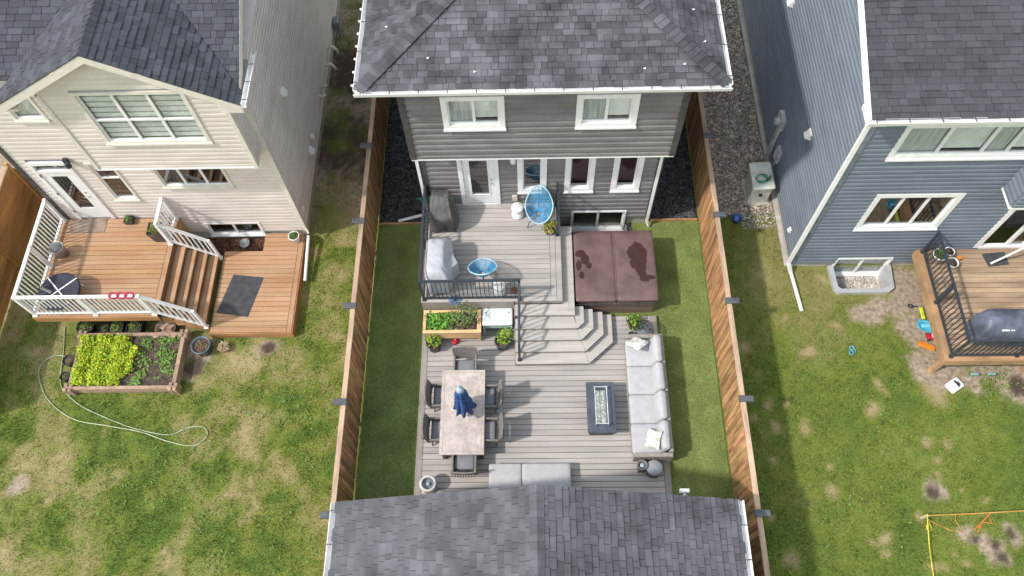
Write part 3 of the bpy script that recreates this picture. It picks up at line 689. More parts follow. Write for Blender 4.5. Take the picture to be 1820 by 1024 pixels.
    planes = [((ex0,ey,ez),(1,0,0),(0,1,p),lambda s: (s/sl, 2*W-s/sl), 5.2*sl*.7),
              ((ex0,ey,ez),(0,1,0),(1,0,p),lambda s: (s/sl, far-ey), W*sl),
              ((ex1,ey,ez),(0,1,0),(-1,0,p),lambda s: (s/sl, far-ey), W*sl)]
    planes[0] = planes[0][:4]+(W*sl,)
    shingle_roof(rf, planes, SH_M)
    L = W
    ridge_caps(rf, (ex0,ey,ez), (ex0+L,ey+L,ez+p*L), SH_M, .145, .145, (-1,1,-p*0) , (1,-1,0))
    ridge_caps(rf, (ex1,ey,ez), (ex1-L,ey+L,ez+p*L), SH_M, .145, .145, (1,1,0), (-1,-1,0))
    clip = mesh_of('roof_clip', MB().box(-.05,.05,-.012,.012,0,.02).box(-.02,.02,-.05,-.013,0,.018), WHITE)
    for q in CLIPS: inst('roof_clip', clip, rf, (q[0], q[1], q[2]+.022), (0, 0, random.uniform(-.6, .6)), (.6,.6,.6))
    # eaves
    obj('fascia', MB().box(ex0+.02, ex1-.02, ey, ey+.025, ez-.2, ez-.015), WHITE2, h)
    obj('fascia', MB().box(ex0, ex0+.025, ey+.03, far, ez-.2, ez-.015), WHITE2, h); obj('fascia', MB().box(ex1-.025, ex1, ey+.03, far, ez-.2, ez-.015), WHITE2, h)
    obj('soffit', MB().box(ex0+.03, ex1-.03, ey+.03, YU-.022, 6.865, 6.885).box(ex0+.03, X0-.07, YU, far, 6.865, 6.885).box(X1+.07, ex1-.03, YU, far, 6.865, 6.885), SOFF, h)
    gutter(h, (ex0-.10,ey-.003,ez+.005), (ex1+.10,ey-.003,ez+.005), (0,-1,0))
    gl = gutter(h, (ex0-.002,ey+.005,ez+.005), (ex0-.002,far,ez+.005), (-1,0,0), straps=.9); gutter(h, (ex1+.002,ey+.005,ez+.005), (ex1+.002,far,ez+.005), (1,0,0), straps=.9)
    bm_ = mesh_of('eave_bulb', MB().lathe([(0,0),(.022,-.01),(.03,-.05),(.018,-.09),(0,-.1)], n=8), WHITE, True)
    for i in range(12): inst('eave_bulb', bm_, gl, (ex0-.175, ey+.15+i*.36, ez-.01), (0,-1.2,0))
    # rain pipes, lamp, boxes
    downspout(h, [(3.44,YU+.02,6.7),(3.46,YU+.05,ZO+.1)][:0] or [(3.36,Y-.07,4.0),(3.36,Y-.07,.3),(3.43,Y-.12,.12)])
    downspout(h, [(-2.80,Y-.07,4.0),(-2.80,Y-.07,.35),(-2.86,Y+.05,.2)])
    lm = obj('wall_lamp', MB().lathe([(0,.12),(.05,.11),(.075,.02),(.07,-.08),(0,-.1)], (-.37,Y-.12,3.3), 14), WHITE2, h, True)
    obj('lamp_bracket', MB().box(-.41, -.33, Y-.07, Y-.022, 3.24, 3.38), WHITE2, lm)
    obj('outlet_box', MB().box(-.43, -.29, Y-.09, Y-.02, 1.42, 1.66, .01), mat('putty_plastic',(.62,.6,.54),.5), h)
    obj('wall_plate', MB().box(-.52, -.42, Y-.045, Y-.02, 2.24, 2.29), WHITE, h)
    # window well of the basement window
    obj('window_well', MB().box(1.19, 1.23, 11.3, 11.95, -.6, .06).box(2.77, 2.81, 11.3, 11.95, -.6, .06).box(1.23, 2.77, 11.3, 11.34, -.6, .06).box(1.23, 2.77, 11.34, 11.95, -.6, -.55), mat('galvanised',(.38,.39,.4),.45,.6), h)
    return h
grey_house()
ld = obj('downspout_leader', MB().cyl((-3.76,12.12,.09),(-3.0,12.32,.12),.045,n=10), WHITE2); tag(ld, 'white downspout leader lying on the black gravel', 'pipe')

# ================================================================== GARAGE
def garage():
    g = thing('garage', 'detached garage with slate shingled gable roof and white gutters', 'garage', (0.1, 0, 0), world=True)
    ex0, ex1, ez, p, yf, yb = -4.13, 4.32, 2.65, 0.345, 3.55, -2.6
    cx = (ex0+ex1)/2; W = (ex1-ex0)/2; zt = ez+W*p; sl = math.sqrt(1+p*p)
    x0, x1, y1 = ex0+.35, ex1-.35, yf-.3
    siding(g, 'y', y1, 1, lambda z: (x0+max(0,(z-2.62)/p-.2), x1-max(0,(z-2.62)/p-.2)), .15, zt-.12, .198, SG)
    siding(g, 'x', x0, -1, yspan(yb+.2, y1), .15, 2.7, .198, SG); siding(g, 'x', x1, 1, yspan(yb+.2, y1), .15, 2.7, .198, SG)
    obj('slab', MB().box(x0+.02, x1-.02, yb+.2, y1-.03, -.1, .14), CONC, g)
    rf = solid_plane('roof', [(ex0,yb,ez),(cx,yb,zt),(cx,yf,zt),(ex0,yf,ez)], DECKING_PLY, g); solid_plane('roof_side', [(ex1,yb,ez),(ex1,yf,ez),(cx,yf,zt),(cx,yb,zt)], DECKING_PLY, g)
    SHG = shingle_mat('garage_shingle', (0.095,0.098,0.108), 0.20, 0.19)
    D = yf-yb
    shingle_roof(rf, [((ex0,yf+.015,ez),(0,-1,0),(1,0,p),lambda s: (0, D),W*sl), ((ex1,yf+.015,ez),(0,-1,0),(-1,0,p),lambda s: (0, D),W*sl)], SHG, course=.142, wr=(.12,.30))
    ridge_caps(rf, (cx,yb,zt), (cx,yf+.01,zt), SHG, .15, .15, (-1,0,-p), (1,0,-p))
    for s, e in ((1,ex0),(-1,ex1)):
        v = [(e,yf-.002,ez-.03),(cx,yf-.002,zt-.03),(cx,yf-.002,zt-.2),(e,yf-.002,ez-.2)]
        obj('rake_board', MB().add(v+[(a,b-.02,c) for a,b,c in v], [(0,1,2,3),(7,6,5,4),(0,4,5,1),(1,5,6,2),(2,6,7,3),(3,7,4,0)]), WHITE2, g)
        obj('fascia', MB().box(min(e,e+s*.02), max(e,e+s*.02), yb, yf-.03, ez-.19, ez-.02), WHITE2, g)
    gutter(g, (ex0-.003,yf,ez+.01), (ex0-.003,yb,ez+.01), (-1,0,0), straps=.75); gutter(g, (ex1+.003,yb,ez+.01), (ex1+.003,yf,ez+.01), (1,0,0), straps=.75)
    fl = MB(); fl.box(3.2,3.26,3.26,3.74,2.52,2.58); fl.box(3.13,3.33,3.72,3.80,2.53,2.63)
    obj('floodlight', fl, WHITE2, g)
garage()
# ================================================================== BEIGE HOUSE
SB = mat('beige_siding', (0.64,0.59,0.56), 0.5, var=0.03, namp=0.05, nscale=1.2, stretch=(1,1,2.5))
BT = mat('cream_trim', (0.68,0.645,0.59), 0.5, namp=0.04)
SH_L = shingle_mat('charcoal_shingle', (0.062,0.067,0.080), 0.12, 0.24)
def beige_house():
    h = thing('house', 'beige sided house with dark gable roof and white railed deck', 'house', (-9.5, 12, 0), world=True)
    X0, X1, Y, YB = -12.74, -6.35, 11.68, 11.08; ZB, ZT = 4.3, 6.80
    bx0, bx1 = -10.22, -6.42
    obj('foundation', MB().box(X0+.02, -9.09, Y+.02, Y+.2, -.3, .4).box(-7.52, X1-.02, Y+.02, Y+.2, -.3, .4).box(-9.09, -7.52, Y+.02, Y+.2, -.3, .2), CONC, h)
    obj('side_foundation', MB().box(X1-.2, X1-.005, Y+.21, 24, -.3, .42), CONC, h)
    ops = []
    w, o = window(h, Y, -11.74, -10.95, 5.38, 6.4, trim=.07, cols=(), fill='curtain', proud=.04, tm=BT); ops.append(o)
    w, o = window(h, Y, -11.0, -10.32, 2.10, 3.75, trim=.07, cols=(), rows=(.6,), fill='dark', proud=.04, tm=BT); ops.append(o)
    w, o = window(h, Y, -9.46, -7.62, 2.64, 3.7, trim=.07, cols=(.333,.667), fill='dark', proud=.04, tm=BT); ops.append(o)
    w, o = window(h, Y, -9.09, -7.52, .2, .86, trim=.06, cols=(.5,), fill='dark', proud=.03); ops.append(o)
    # back door
    d = MB(); d.box(-12.44,-12.34,Y-.05,Y+.06,1.22,3.78); d.box(-11.50,-11.40,Y-.05,Y+.06,1.22,3.78); d.box(-12.34,-11.50,Y-.05,Y+.06,3.68,3.78); d.box(-12.34,-11.50,Y-.045,Y+.05,3.36,3.46)
    dr = obj('door', d, WHITE, h); a0,a1,g0,g1,z0,z1 = -12.335,-11.505,-12.13,-11.71,1.72,3.2
    lf = MB(); lf.box(a0,g0,Y-.025,Y+.02,1.25,3.355); lf.box(g1,a1,Y-.025,Y+.02,1.25,3.355); lf.box(g0,g1,Y-.025,Y+.02,1.25,z0); lf.box(g0,g1,Y-.025,Y+.02,z1,3.355)
    obj('door_leaf', lf, WHITE, dr); obj('pane', MB().box(g0,g1,Y-.005,Y+.002,z0,z1), GLASSD, dr); obj('transom_pane', MB().box(-12.34,-11.50,Y+.01,Y+.018,3.46,3.68), GLASSD, dr)
    hd = MB(); hd.cyl((-11.6,Y-.02,2.3),(-11.6,Y-.07,2.3),.03); hd.cyl((-11.6,Y-.02,2.48),(-11.6,Y-.05,2.48),.03); hd.tube([(-11.6,Y-.07,2.3),(-11.72,Y-.075,2.3)],.012); obj('handle', hd, mat('nickel',(0.5,0.5,0.5),.3,1), dr)
    for z in (1.55,2.4,3.2): obj('hinge', MB().box(-12.36,-12.33,Y-.06,Y-.05,z,z+.1), BLACKM, dr)
    ops.append((-12.43,-11.41,1.2,3.77))
    siding(h, 'y', Y, -1, yspan(X0,X1), .4, ZT, .152, SB, ops, proud=.018)
    # bump-out with gable
    ax, az, ez, p = -8.52, 8.36, 6.86, 0.575
    bo = []
    w, o = window(h, YB, -9.52, -7.12, 5.26, 6.98, trim=.085, cols=(.333,.667), rows=(.46,), fill='zebra', proud=.04, tm=BT); bo.append(o)
    def lim(z):
        c = max(0.0, (z-(ez-.15))/p-.62)
        return (max(bx0, ax-2.62+c+.35), min(bx1, ax+2.62-c-.35)) if z > 6.9 else (bx0, bx1)
    siding(h, 'y', YB, -1, lambda z: (max(bx0, ax-(az-.06-z)/p), min(bx1, ax+(az-.06-z)/p)) , ZB, az-.1, .152, SB, bo, proud=.018)
    siding(h, 'x', bx1, 1, yspan(YB+.03, Y-.03), ZB, 6.9, .152, SB); siding(h, 'x', bx0, -1, yspan(YB+.03, Y-.03), ZB, 6.9, .152, SB)
    obj('bump_soffit', MB().box(bx0,bx1,YB+.035,Y-.022,ZB-.03,ZB-.003), BT, h); obj('drip_edge', MB().box(bx0-.03,bx1+.03,YB-.035,YB+.03,ZB-.045,ZB-.003), WHITE2, h)
    for x in (bx0, bx1): obj('corner_trim', MB().box(x-.05,x+.05,YB-.04,YB+.07,ZB-.002,6.9), BT, h)
    # side wall
    siding(h, 'x', X1, 1, yspan(Y+.03, 24), .4, 6.9, .152, SB, proud=.04)
    obj('corner_trim', MB().box(X1-.05,X1+.055,Y-.045,Y+.07,.4,6.85), BT, h); obj('corner_trim', MB().box(X0-.055,X0+.06,Y-.045,Y+.07,.4,6.85), SGT, h)
    siding(h, 'x', X0, -1, yspan(Y+.03, 24), .4, 6.9, .152, SB)
    house_core(h, X0, X1, Y, 24, -.1, 6.8, SB)
    # main roof (slopes down to the back), gable roof over the bump-out
    mp, my, rx0, rx1 = 0.47, 11.12, -13.3, -6.0
    sl = math.sqrt(1+mp*mp); sg = math.sqrt(1+p*p)
    yv = my+(az-ez)/mp    # ridge of the gable dies into the main roof here
    rf = solid_plane('roof', [(rx0,my+.3,ez+.3*mp),(rx1,my+.3,ez+.3*mp),(rx1,my+6,ez+6*mp),(rx0,my+6,ez+6*mp)], DECKING_PLY, h)
    yf = 10.76; gx0, gx1 = ax-2.6, ax+2.6
    solid_plane('gable_roof', [(gx0,yf,ez),(gx0,my,ez),(ax,yv,az),(ax,yf,az)], DECKING_PLY, h); solid_plane('gable_roof', [(gx1,yf,ez),(ax,yf,az),(ax,yv,az),(gx1,my,ez)], DECKING_PLY, h)
    k = (az-ez)/mp/2.6
    gl = lambda s: (0, (my-yf)+ (s/sg)*k)
    def mainlim_r(s): return (max(0, (gx1-(s/sl)*mp/p)-rx0) , rx1-rx0)
    def mainlim_l(s): return (0, max(0, (gx0+(s/sl)*mp/p)-rx0) if s > .3*sl else 0)
    def above(s): return (0, rx1-rx0)
    top = (az-ez)/mp*sl
    shingle_roof(rf, [((gx1,yf-.012,ez),(0,1,0),(-1,0,p),gl,2.6*sg), ((gx0,yf-.012,ez),(0,1,0),(1,0,p),gl,2.6*sg),
                      ((rx0,my,ez),(1,0,0),(0,1,mp),mainlim_r,top), ((rx0,my,ez),(1,0,0),(0,1,mp),mainlim_l,top),
                      ((rx0,my+top/sl,ez+top/sl*mp),(1,0,0),(0,1,mp),above,6*sl-top)], SH_L, course=.145, wr=(.14,.30))
    ridge_caps(rf, (ax,yf,az), (ax,yv,az), SH_L, .15, .15, (-1,0,-p), (1,0,-p))
    for s, e in ((1,gx0),(-1,gx1)):
        v = [(e,yf-.004,ez-.02),(ax,yf-.004,az-.02),(ax,yf-.004,az-.23),(e,yf-.004,ez-.23)]
        obj('rake_board', MB().add(v+[(a,b+.03,c) for a,b,c in v], [(0,1,2,3)[::-1],(7,6,5,4)[::-1],(0,4,5,1)[::-1],(1,5,6,2)[::-1],(2,6,7,3)[::-1],(3,7,4,0)[::-1]]), BT, h)
        v = [(e,yf+.03,ez-.22),(ax,yf+.03,az-.22),(ax,YB-.022,az-.22),(e,YB-.022,ez-.22)]
        obj('rake_soffit', MB().add(v+[(a,b,c+.015) for a,b,c in v], [(0,1,2,3),(7,6,5,4),(0,4,5,1),(1,5,6,2),(2,6,7,3),(3,7,4,0)]), BT, h)
    obj('eave_return', MB().box(gx0-.02,gx0+.5,yf+.03,YB-.03,ez-.12,ez-.06), BT, h)
    obj('eave_return', MB().box(bx1+.03,gx1+.02,yf+.03,Y+.5,ez-.25,ez-.19).box(bx1+.03,gx1+.02,yf-.001,yf+.028,ez-.25,ez-.02), BT, h)
    obj('fascia', MB().box(gx1,gx1+.02,yf+.03,12.2,ez-.19,ez-.02), WHITE2, h)
    gutter(h, (gx1+.022,yf,ez+.02), (gx1+.022,12.2,ez+.02), (1,0,0), straps=.7)
    v = [(rx1,my,ez-.02),(rx1,my+6,ez+6*mp-.02),(rx1,my+6,ez+6*mp-.2),(rx1,my,ez-.2)]
    obj('rake_board', MB().add(v+[(a+.02,b,c) for a,b,c in v], [(0,1,2,3),(7,6,5,4),(0,4,5,1),(1,5,6,2),(2,6,7,3),(3,7,4,0)]), BT, h)
    obj('rake_soffit', MB().box(X1+.03,rx1-.01,12.3,24,6.84,6.86), BT, h)
    downspout(h, [(-6.28,Y-.02,6.6),(-6.28,Y-.07,.62),(-6.22,Y-.16,.5)], BT, .03)
    # wall lamp, meters, vents, pipes
    lm = obj('wall_lamp', MB().box(-11.40,-11.30,Y-.12,Y-.03,3.80,3.98).lathe([(0,.1),(.06,.08),(.07,-.08),(.03,-.12),(0,-.12)],(-11.3,Y-.16,3.86),10), BLACKM, h)
    for y, z, s in ((13.78,3.81,.11),(14.44,1.12,.075),(13.99,1.04,.11)): hood_vent(h, X1+.02, y, z, s, 1)
    for y, z, q in ((18.2,.7,0),(17.5,.69,0),(16.5,.9,1),(16.15,.88,1)):
        obj('vent_pipe', MB().tube([(X1,y,z),(X1+.16,y,z),(X1+.22,y,z+.05),(X1+.22,y-.08,z+.14)] if q else [(X1,y,z),(X1+.1,y,z+.1),(X1+.22,y,z+.12),(X1+.32,y-.02,z-.02),(X1+.32,y-.02,z-.12)], .045, 8), mat('pvc_pipe',(.7,.68,.6),.4), h, True)
    obj('gas_meter', MB().box(X1+.05,X1+.25,19.3,19.6,.35,.75,.03).cyl((X1+.15,19.45,0),(X1+.15,19.45,.36),.03).cyl((X1+.15,19.2,.2),(X1+.15,19.9,.2),.03), mat('meter_grey',(.22,.23,.24),.5), h)
    obj('outlet_box', MB().box(X1+.02,X1+.07,12.0,12.1,.85,1.0), WHITE, h)
beige_house()

# ================================================================== BLUE HOUSE
SBL = mat('blue_grey_siding', (0.15,0.18,0.22), 0.5, var=0.04, namp=0.06, nscale=1.2, stretch=(1,1,2.5))
SBLT = mat('blue_grey_trim', (0.16,0.19,0.225), 0.5)
SH_R = shingle_mat('dark_shingle', (0.060,0.063,0.071), 0.10, 0.16)
def blue_house():
    h = thing('house', 'blue grey sided house with dark shingle roof and black railed deck', 'house', (10, 10.5, 0), world=True)
    X0, X1, Y = 7.2, 15.0, 10.5
    obj('foundation', MB().box(X0+.02,8.39,Y+.02,Y+.2,-.6,.28).box(9.93,X1,Y+.02,Y+.2,-.6,.28).box(8.39,9.93,Y+.02,Y+.2,-.6,-.45), CONC, h)
    obj('side_foundation', MB().box(X0+.012,X0+.2,Y+.21,24,-.3,.35), CONC, h)
    obj('footing_strip', MB().box(X0-.10,X0+.01,Y+.02,24,-.1,.05), CONC, h)
    ops = []
    w, o = window(h, Y, 7.92, 11.2, 5.03, 6.24, trim=.12, cols=(.3,.62,.8), fill='shade', proud=.05); ops.append(o)
    w, o = window(h, Y, 8.28, 10.36, 2.04, 3.62, trim=.13, cols=(.333,.667), fill='dark', proud=.05); ops.append(o)
    w, o = window(h, Y, 8.40, 9.92, -.46, .50, trim=.05, cols=(.5,), fill='curtain', proud=.04); ops.append(o)
    fr = MB().box(11.78,11.92,Y-.05,Y+.06,1.02,3.3).box(13.4,13.54,Y-.05,Y+.06,1.02,3.3).box(11.92,13.4,Y-.05,Y+.06,3.18,3.3).box(11.92,13.4,Y-.06,Y+.06,1.0,1.08)
    dr = obj('door', fr, WHITE, h)
    obj('pane', MB().box(12.66,13.4,Y+.02,Y+.03,1.1,3.18), GLASSD, dr); obj('door_leaf', MB().box(12.60,12.68,Y-.02,Y+.05,1.08,3.18), WHITE, dr)
    ops.append((11.8,13.52,1.0,3.28))
    siding(h, 'y', Y, -1, yspan(X0,X1), .27, 6.9, .162, SBL, ops)
    siding(h, 'x', X0, -1, yspan(Y+.03,24), .34, 6.9, .162, SBL, proud=.05)
    # gable triangle above the side wall
    mp, my, ez = .36, 9.98, 7.03
    siding(h, 'x', X0, -1, lambda z: (my+(z-ez+.15)/mp+.15, 24), 6.9, 9.5, .162, SBL)
    obj('corner_trim', MB().box(X0-.055,X0+.08,Y-.055,Y+.08,.27,6.9), SBLT, h)
    house_core(h, X0, X1, Y, 24, -.1, 6.8, SBL)
    # blue box bay over the door
    bx, by = 11.13, 9.92
    siding(h, 'x', bx, -1, yspan(by+.03,Y-.022), 3.87, 4.95, .162, SBL); siding(h, 'y', by, -1, yspan(bx,14.5), 3.87, 4.95, .162, SBL)
    obj('bay_cap', MB().box(bx-.03,14.5,by-.03,Y-.03,4.955,5.0), SBLT, h); obj('bay_soffit', MB().box(bx+.02,14.5,by+.04,Y-.03,3.84,3.866), SOFF, h)
    obj('drip_edge', MB().box(bx-.05,bx-.02,by-.03,Y-.024,3.8,3.868).box(bx-.019,14.5,by-.05,by-.02,3.8,3.868), WHITE2, h)
    obj('wall_lamp', MB().lathe([(0,.1),(.06,.08),(.07,-.08),(0,-.12)],(11.55,Y-.12,3.35),10).box(11.5,11.6,Y-.06,Y-.02,3.3,3.42), WHITE2, h)
    # roof
    rx0 = 6.74; sl = math.sqrt(1+mp*mp)
    rf = solid_plane('roof', [(rx0,my,ez),(X1,my,ez),(X1,my+7,ez+7*mp),(rx0,my+7,ez+7*mp)], DECKING_PLY, h)
    shingle_roof(rf, [((rx0,my,ez),(1,0,0),(0,1,mp),lambda s: (0, X1-rx0), 7*sl)], SH_R, course=.145, wr=(.16,.34))
    v = [(rx0-.004,my-.02,ez-.03),(rx0-.004,my+7,ez+7*mp-.02),(rx0-.004,my+7,ez+7*mp-.17),(rx0-.004,my-.02,ez-.18)]
    obj('rake_board', MB().add(v+[(a-.028,b,c) for a,b,c in v], [q[::-1] for q in [(0,1,2,3),(7,6,5,4),(0,4,5,1),(1,5,6,2),(2,6,7,3),(3,7,4,0)]]), WHITE2, h)
    v = [(rx0-.034,my-.02,ez+.0),(rx0-.034,my+7,ez+7*mp),(rx0+.012,my+7,ez+7*mp),(rx0+.012,my-.02,ez)]
    obj('drip_edge', MB().add([(a,b,c+.022) for a,b,c in v]+[(a,b,c+.012) for a,b,c in v], [q[::-1] for q in [(0,1,2,3),(7,6,5,4),(0,4,5,1),(1,5,6,2),(2,6,7,3),(3,7,4,0)]]), WHITE2, h)
    obj('soffit', MB().box(rx0,X1,my+.03,Y-.03,6.80,6.82), SOFF, h); obj('fascia', MB().box(rx0-.03,X1,my,my+.025,6.81,ez-.02), WHITE2, h)
    gutter(h, (rx0-.06,my-.003,ez+.01), (X1,my-.003,ez+.01), (0,-1,0), straps=.65)
    obj('eave_return', MB().box(rx0+.05,X0-.05,my+.03,Y+.05,6.76,6.80), WHITE2, h)
    downspout(h, [(7.10,Y-.02,6.72),(7.10,Y-.07,.4),(7.2,Y-.2,.14)], r=.045)
    for y, z, s in ((12.55,3.28,.12),(16.45,3.95,.12),(11.21,.83,.075)): hood_vent(h, X0-.02, y, z, s, -1)
    MG = mat('meter_box_grey', (.45,.46,.47), .5)
    em = obj('electric_meter', MB().box(X0-.16,X0-.02,14.0,14.4,1.55,2.0,.01).cyl((X0-.16,14.2,1.75),(X0-.26,14.2,1.75),.10,n=16), MG, h)
    obj('conduit', MB().cyl((X0-.08,14.1,0),(X0-.08,14.1,1.56),.04,n=8).cyl((X0-.08,14.25,0),(X0-.08,14.25,1.56),.03,n=8), MG, em)
    obj('junction_box', MB().box(X0-.12,X0-.02,13.45,13.75,.75,1.25,.01).cyl((X0-.07,13.6,0),(X0-.07,13.6,.76),.03,n=8), MG, h)
    # window well
    GV = mat('galvanised_pale', (.5,.52,.54), .45, .3, namp=.06); b = MB()
    out = [(8.26,10.47),(8.30,9.75),(8.42,9.62),(9.75,9.62),(9.93,9.75),(9.98,10.47)]; inn = [(8.40,10.47),(8.42,9.82),(8.50,9.74),(9.66,9.74),(9.82,9.84),(9.86,10.47)]
    for i in range(5):
        q = [out[i], out[i+1], inn[i+1], inn[i]]; b.prism(q, -.55, .13)
    obj('window_well', b, GV, h); obj('well_floor', MB().box(8.38,9.9,9.7,10.49,-.6,-.5), PALG, h)
blue_house()
pebbles('pale_gravel', [(8.43,9.8,9.76,10.45)], 900, .028, PALG, -.5, 'pale stones on the floor of the window well')
ld = obj('downspout_leader', MB().cyl((7.22,10.30,.10),(7.34,9.12,.06),.05,n=10), WHITE2); tag(ld, 'white downspout leader on the lawn by the blue house corner', 'pipe')
ld = obj('downspout_leader', MB().cyl((-6.24,11.5,.36),(-6.22,10.15,.2),.045,n=10), WHITE2); tag(ld, 'white downspout leader beside the brown platform', 'pipe')
# ================================================================== DECKS
CB = mat('composite_board', (0.40,0.375,0.355), 0.6, var=0.075, namp=0.075, nscale=1.2, stretch=(0.5,4,4), fscale=30, famp=0.05, spec=.3)
CBF = mat('composite_fascia', (0.30,0.27,0.245), 0.6, var=0.05, namp=0.06, nscale=3)
def boards(parent, x0, x1, y0, y1, z, m, w=.134, gap=.011, th=.025, cut=None, name='deck_board', ch=.004):
    y = y1
    while y > y0+.02:
        a = max(y0, y-w); xa, xb = x0, x1
        if cut: xa, xb = cut((a+y)/2, x0, x1)
        if xb-xa > .03: obj(name, MB().box(xa, xb, a, y, z-th, z-random.uniform(0, .0015), ch), m, parent)
        y -= w+gap
def railing(parent, p0, p1, h, m, base=0.08, pitch=.11, rail=(.05,.04), bal=.019, posts=True, post=.06, ends=(True,True), rounds=False, foot=True, mids=()):
    """panel from p0 to p1 (deck level points, may slope)"""
    p0 = Vector(p0); p1 = Vector(p1); d = p1-p0; n = Vector((d.x, d.y, 0)); L = n.length; n.normalize(); s = Vector((-n.y, n.x, 0)); up = Vector((0,0,1))
    def beam(a, b, w, t):
        q = [a-s*w-up*t, a+s*w-up*t, a+s*w, a-s*w]; e = [b-s*w-up*t, b+s*w-up*t, b+s*w, b-s*w]
        f = [(0,1,2,3),(7,6,5,4),(0,4,5,1),(1,5,6,2),(2,6,7,3),(3,7,4,0)]
        return MB().add(q+e, f)
    r = obj('railing', beam(p0+up*h, p1+up*h, rail[0]/2*1.2, rail[1]), m, parent); obj('bottom_rail', beam(p0+up*(base+rail[1]), p1+up*(base+rail[1]), rail[0]/2*.9, rail[1]), m, r)
    k = max(2, int(L/pitch))
    for i in range(1, k):
        q = p0+d*(i/k); b = bal/2
        v = [q-n*b-s*b+up*(base+.01), q+n*b-s*b+up*(base+.01), q+n*b+s*b+up*(base+.01), q-n*b+s*b+up*(base+.01)]
        v += [x+up*(h-base-.03) for x in v]
        obj('baluster', MB().add(v, [(0,1,5,4),(1,2,6,5),(2,3,7,6),(3,0,4,7)]), m, r)
    ps = ([0.0] if ends[0] else [])+list(mids)+([1.0] if ends[1] else [])
    for t in ps:
        q = p0+d*t; b = post/2; top = h+.02
        po = obj('post', MB().box(q.x-b, q.x+b, q.y-b, q.y+b, q.z, q.z+top, .006), m, r)
        if foot: obj('post_foot', MB().box(q.x-b*1.7, q.x+b*1.7, q.y-b*1.7, q.y+b*1.7, q.z+.002, q.z+.03, .006), m, parent)
    return r
# ---- lower composite deck
dk = thing('lower_deck', 'low grey composite deck with dining table and sofa', 'deck', (.3, 6.5, 0), world=True)
boards(dk, -2.70, 3.24, 4.04, 8.60, .15, CB)
for x0, x1 in ((-2.84,-2.708),(3.248,3.38)): obj('border_board', MB().box(x0, x1, 4.04, 8.98, .125, .150, .004), CBF, dk)
boards(dk, -2.70, -.40, 8.61, 8.93, .15, CB); boards(dk, 2.20, 3.24, 8.61, 8.98, .15, CB)
obj('fascia', MB().box(-2.865,-2.843,4.0,9.0,.032,.148), CBF, dk); obj('fascia', MB().box(3.383,3.405,4.0,9.0,.032,.148), CBF, dk); obj('fascia', MB().box(-2.84,3.38,4.012,4.034,.032,.148), CBF, dk)
obj('substructure', MB().box(-2.80,3.35,4.06,8.96,.034,.118), DKSHADE, dk)
# ---- raised deck with stair
ud = thing('raised_deck', 'raised grey composite deck with black railing at the house door', 'deck', (-1, 10.4, 0), world=True)
X0, X1, Y0, Y1, Z = -2.80, .86, 8.95, 11.93, 1.20
boards(ud, X0+.15, X1-.30, Y0+.15, Y1, Z, CB)
for a, b in ((X1-.292,X1-.153),(X1-.145,X1)): obj('border_board', MB().box(a, b, Y0+(.146 if a < X1-.2 else 0), Y1, Z-.025, Z+.001, .004), CB, ud)
obj('border_board', MB().box(X0, X1-.149, Y0, Y0+.137, Z-.025, Z+.001, .004), CB, ud); obj('border_board', MB().box(X0, X0+.142, Y0+.145, Y1, Z-.025, Z+.001, .004), CB, ud)
for k in range(8):
    z = .05+k*.14; obj('skirt_board', MB().box(X0, -.40, Y0+.01, Y0+.03, z, z+.134), CBF, ud)
    obj('skirt_board', MB().box(X0+.0, X0+.02, Y0+.03, Y1, z, z+.134), CBF, ud)
obj('rim', MB().box(X0+.03, X1-.02, Y0+.04, Y1, .1, Z-.03), DKSHADE, ud)
obj('rim_board', MB().box(-.37,X1-.012,Y0+.012,Y0+.038,1.03,Z-.027).box(X1-.012,X1+.004,Y0+.012,11.3,1.03,Z-.027), CBF, ud)
TRD = [(1.02,[(-.37,8.63),(1.17,8.63),(1.17,11.3),(.87,11.3),(.87,8.94),(-.37,8.94)]),
       (.85,[(-.37,8.33),(1.24,8.33),(1.41,8.50),(1.41,8.95),(-.37,8.95)]),
       (.68,[(-.37,8.08),(1.34,8.08),(1.66,8.40),(1.66,8.95),(-.37,8.95)]),
       (.50,[(-.37,7.83),(1.44,7.83),(1.93,8.30),(1.93,8.95),(-.37,8.95)]),
       (.33,[(-.37,7.56),(1.53,7.56),(2.18,8.15),(2.18,8.95),(-.37,8.95)])]
TRD2 = mat('composite_tread', (0.44,0.415,0.39), 0.55, var=0.04, namp=0.05, nscale=2.2, stretch=(0.5,4,4), fscale=30, famp=0.05, spec=.3)
def inset(poly, d):
    # shrink front / right edges only (simple: scale towards the back left corner region)
    out = []
    for x, y in poly:
        out.append((x-(d if x > 0.9 else -.004), y+(d if y < 8.9 else 0)))
    return out
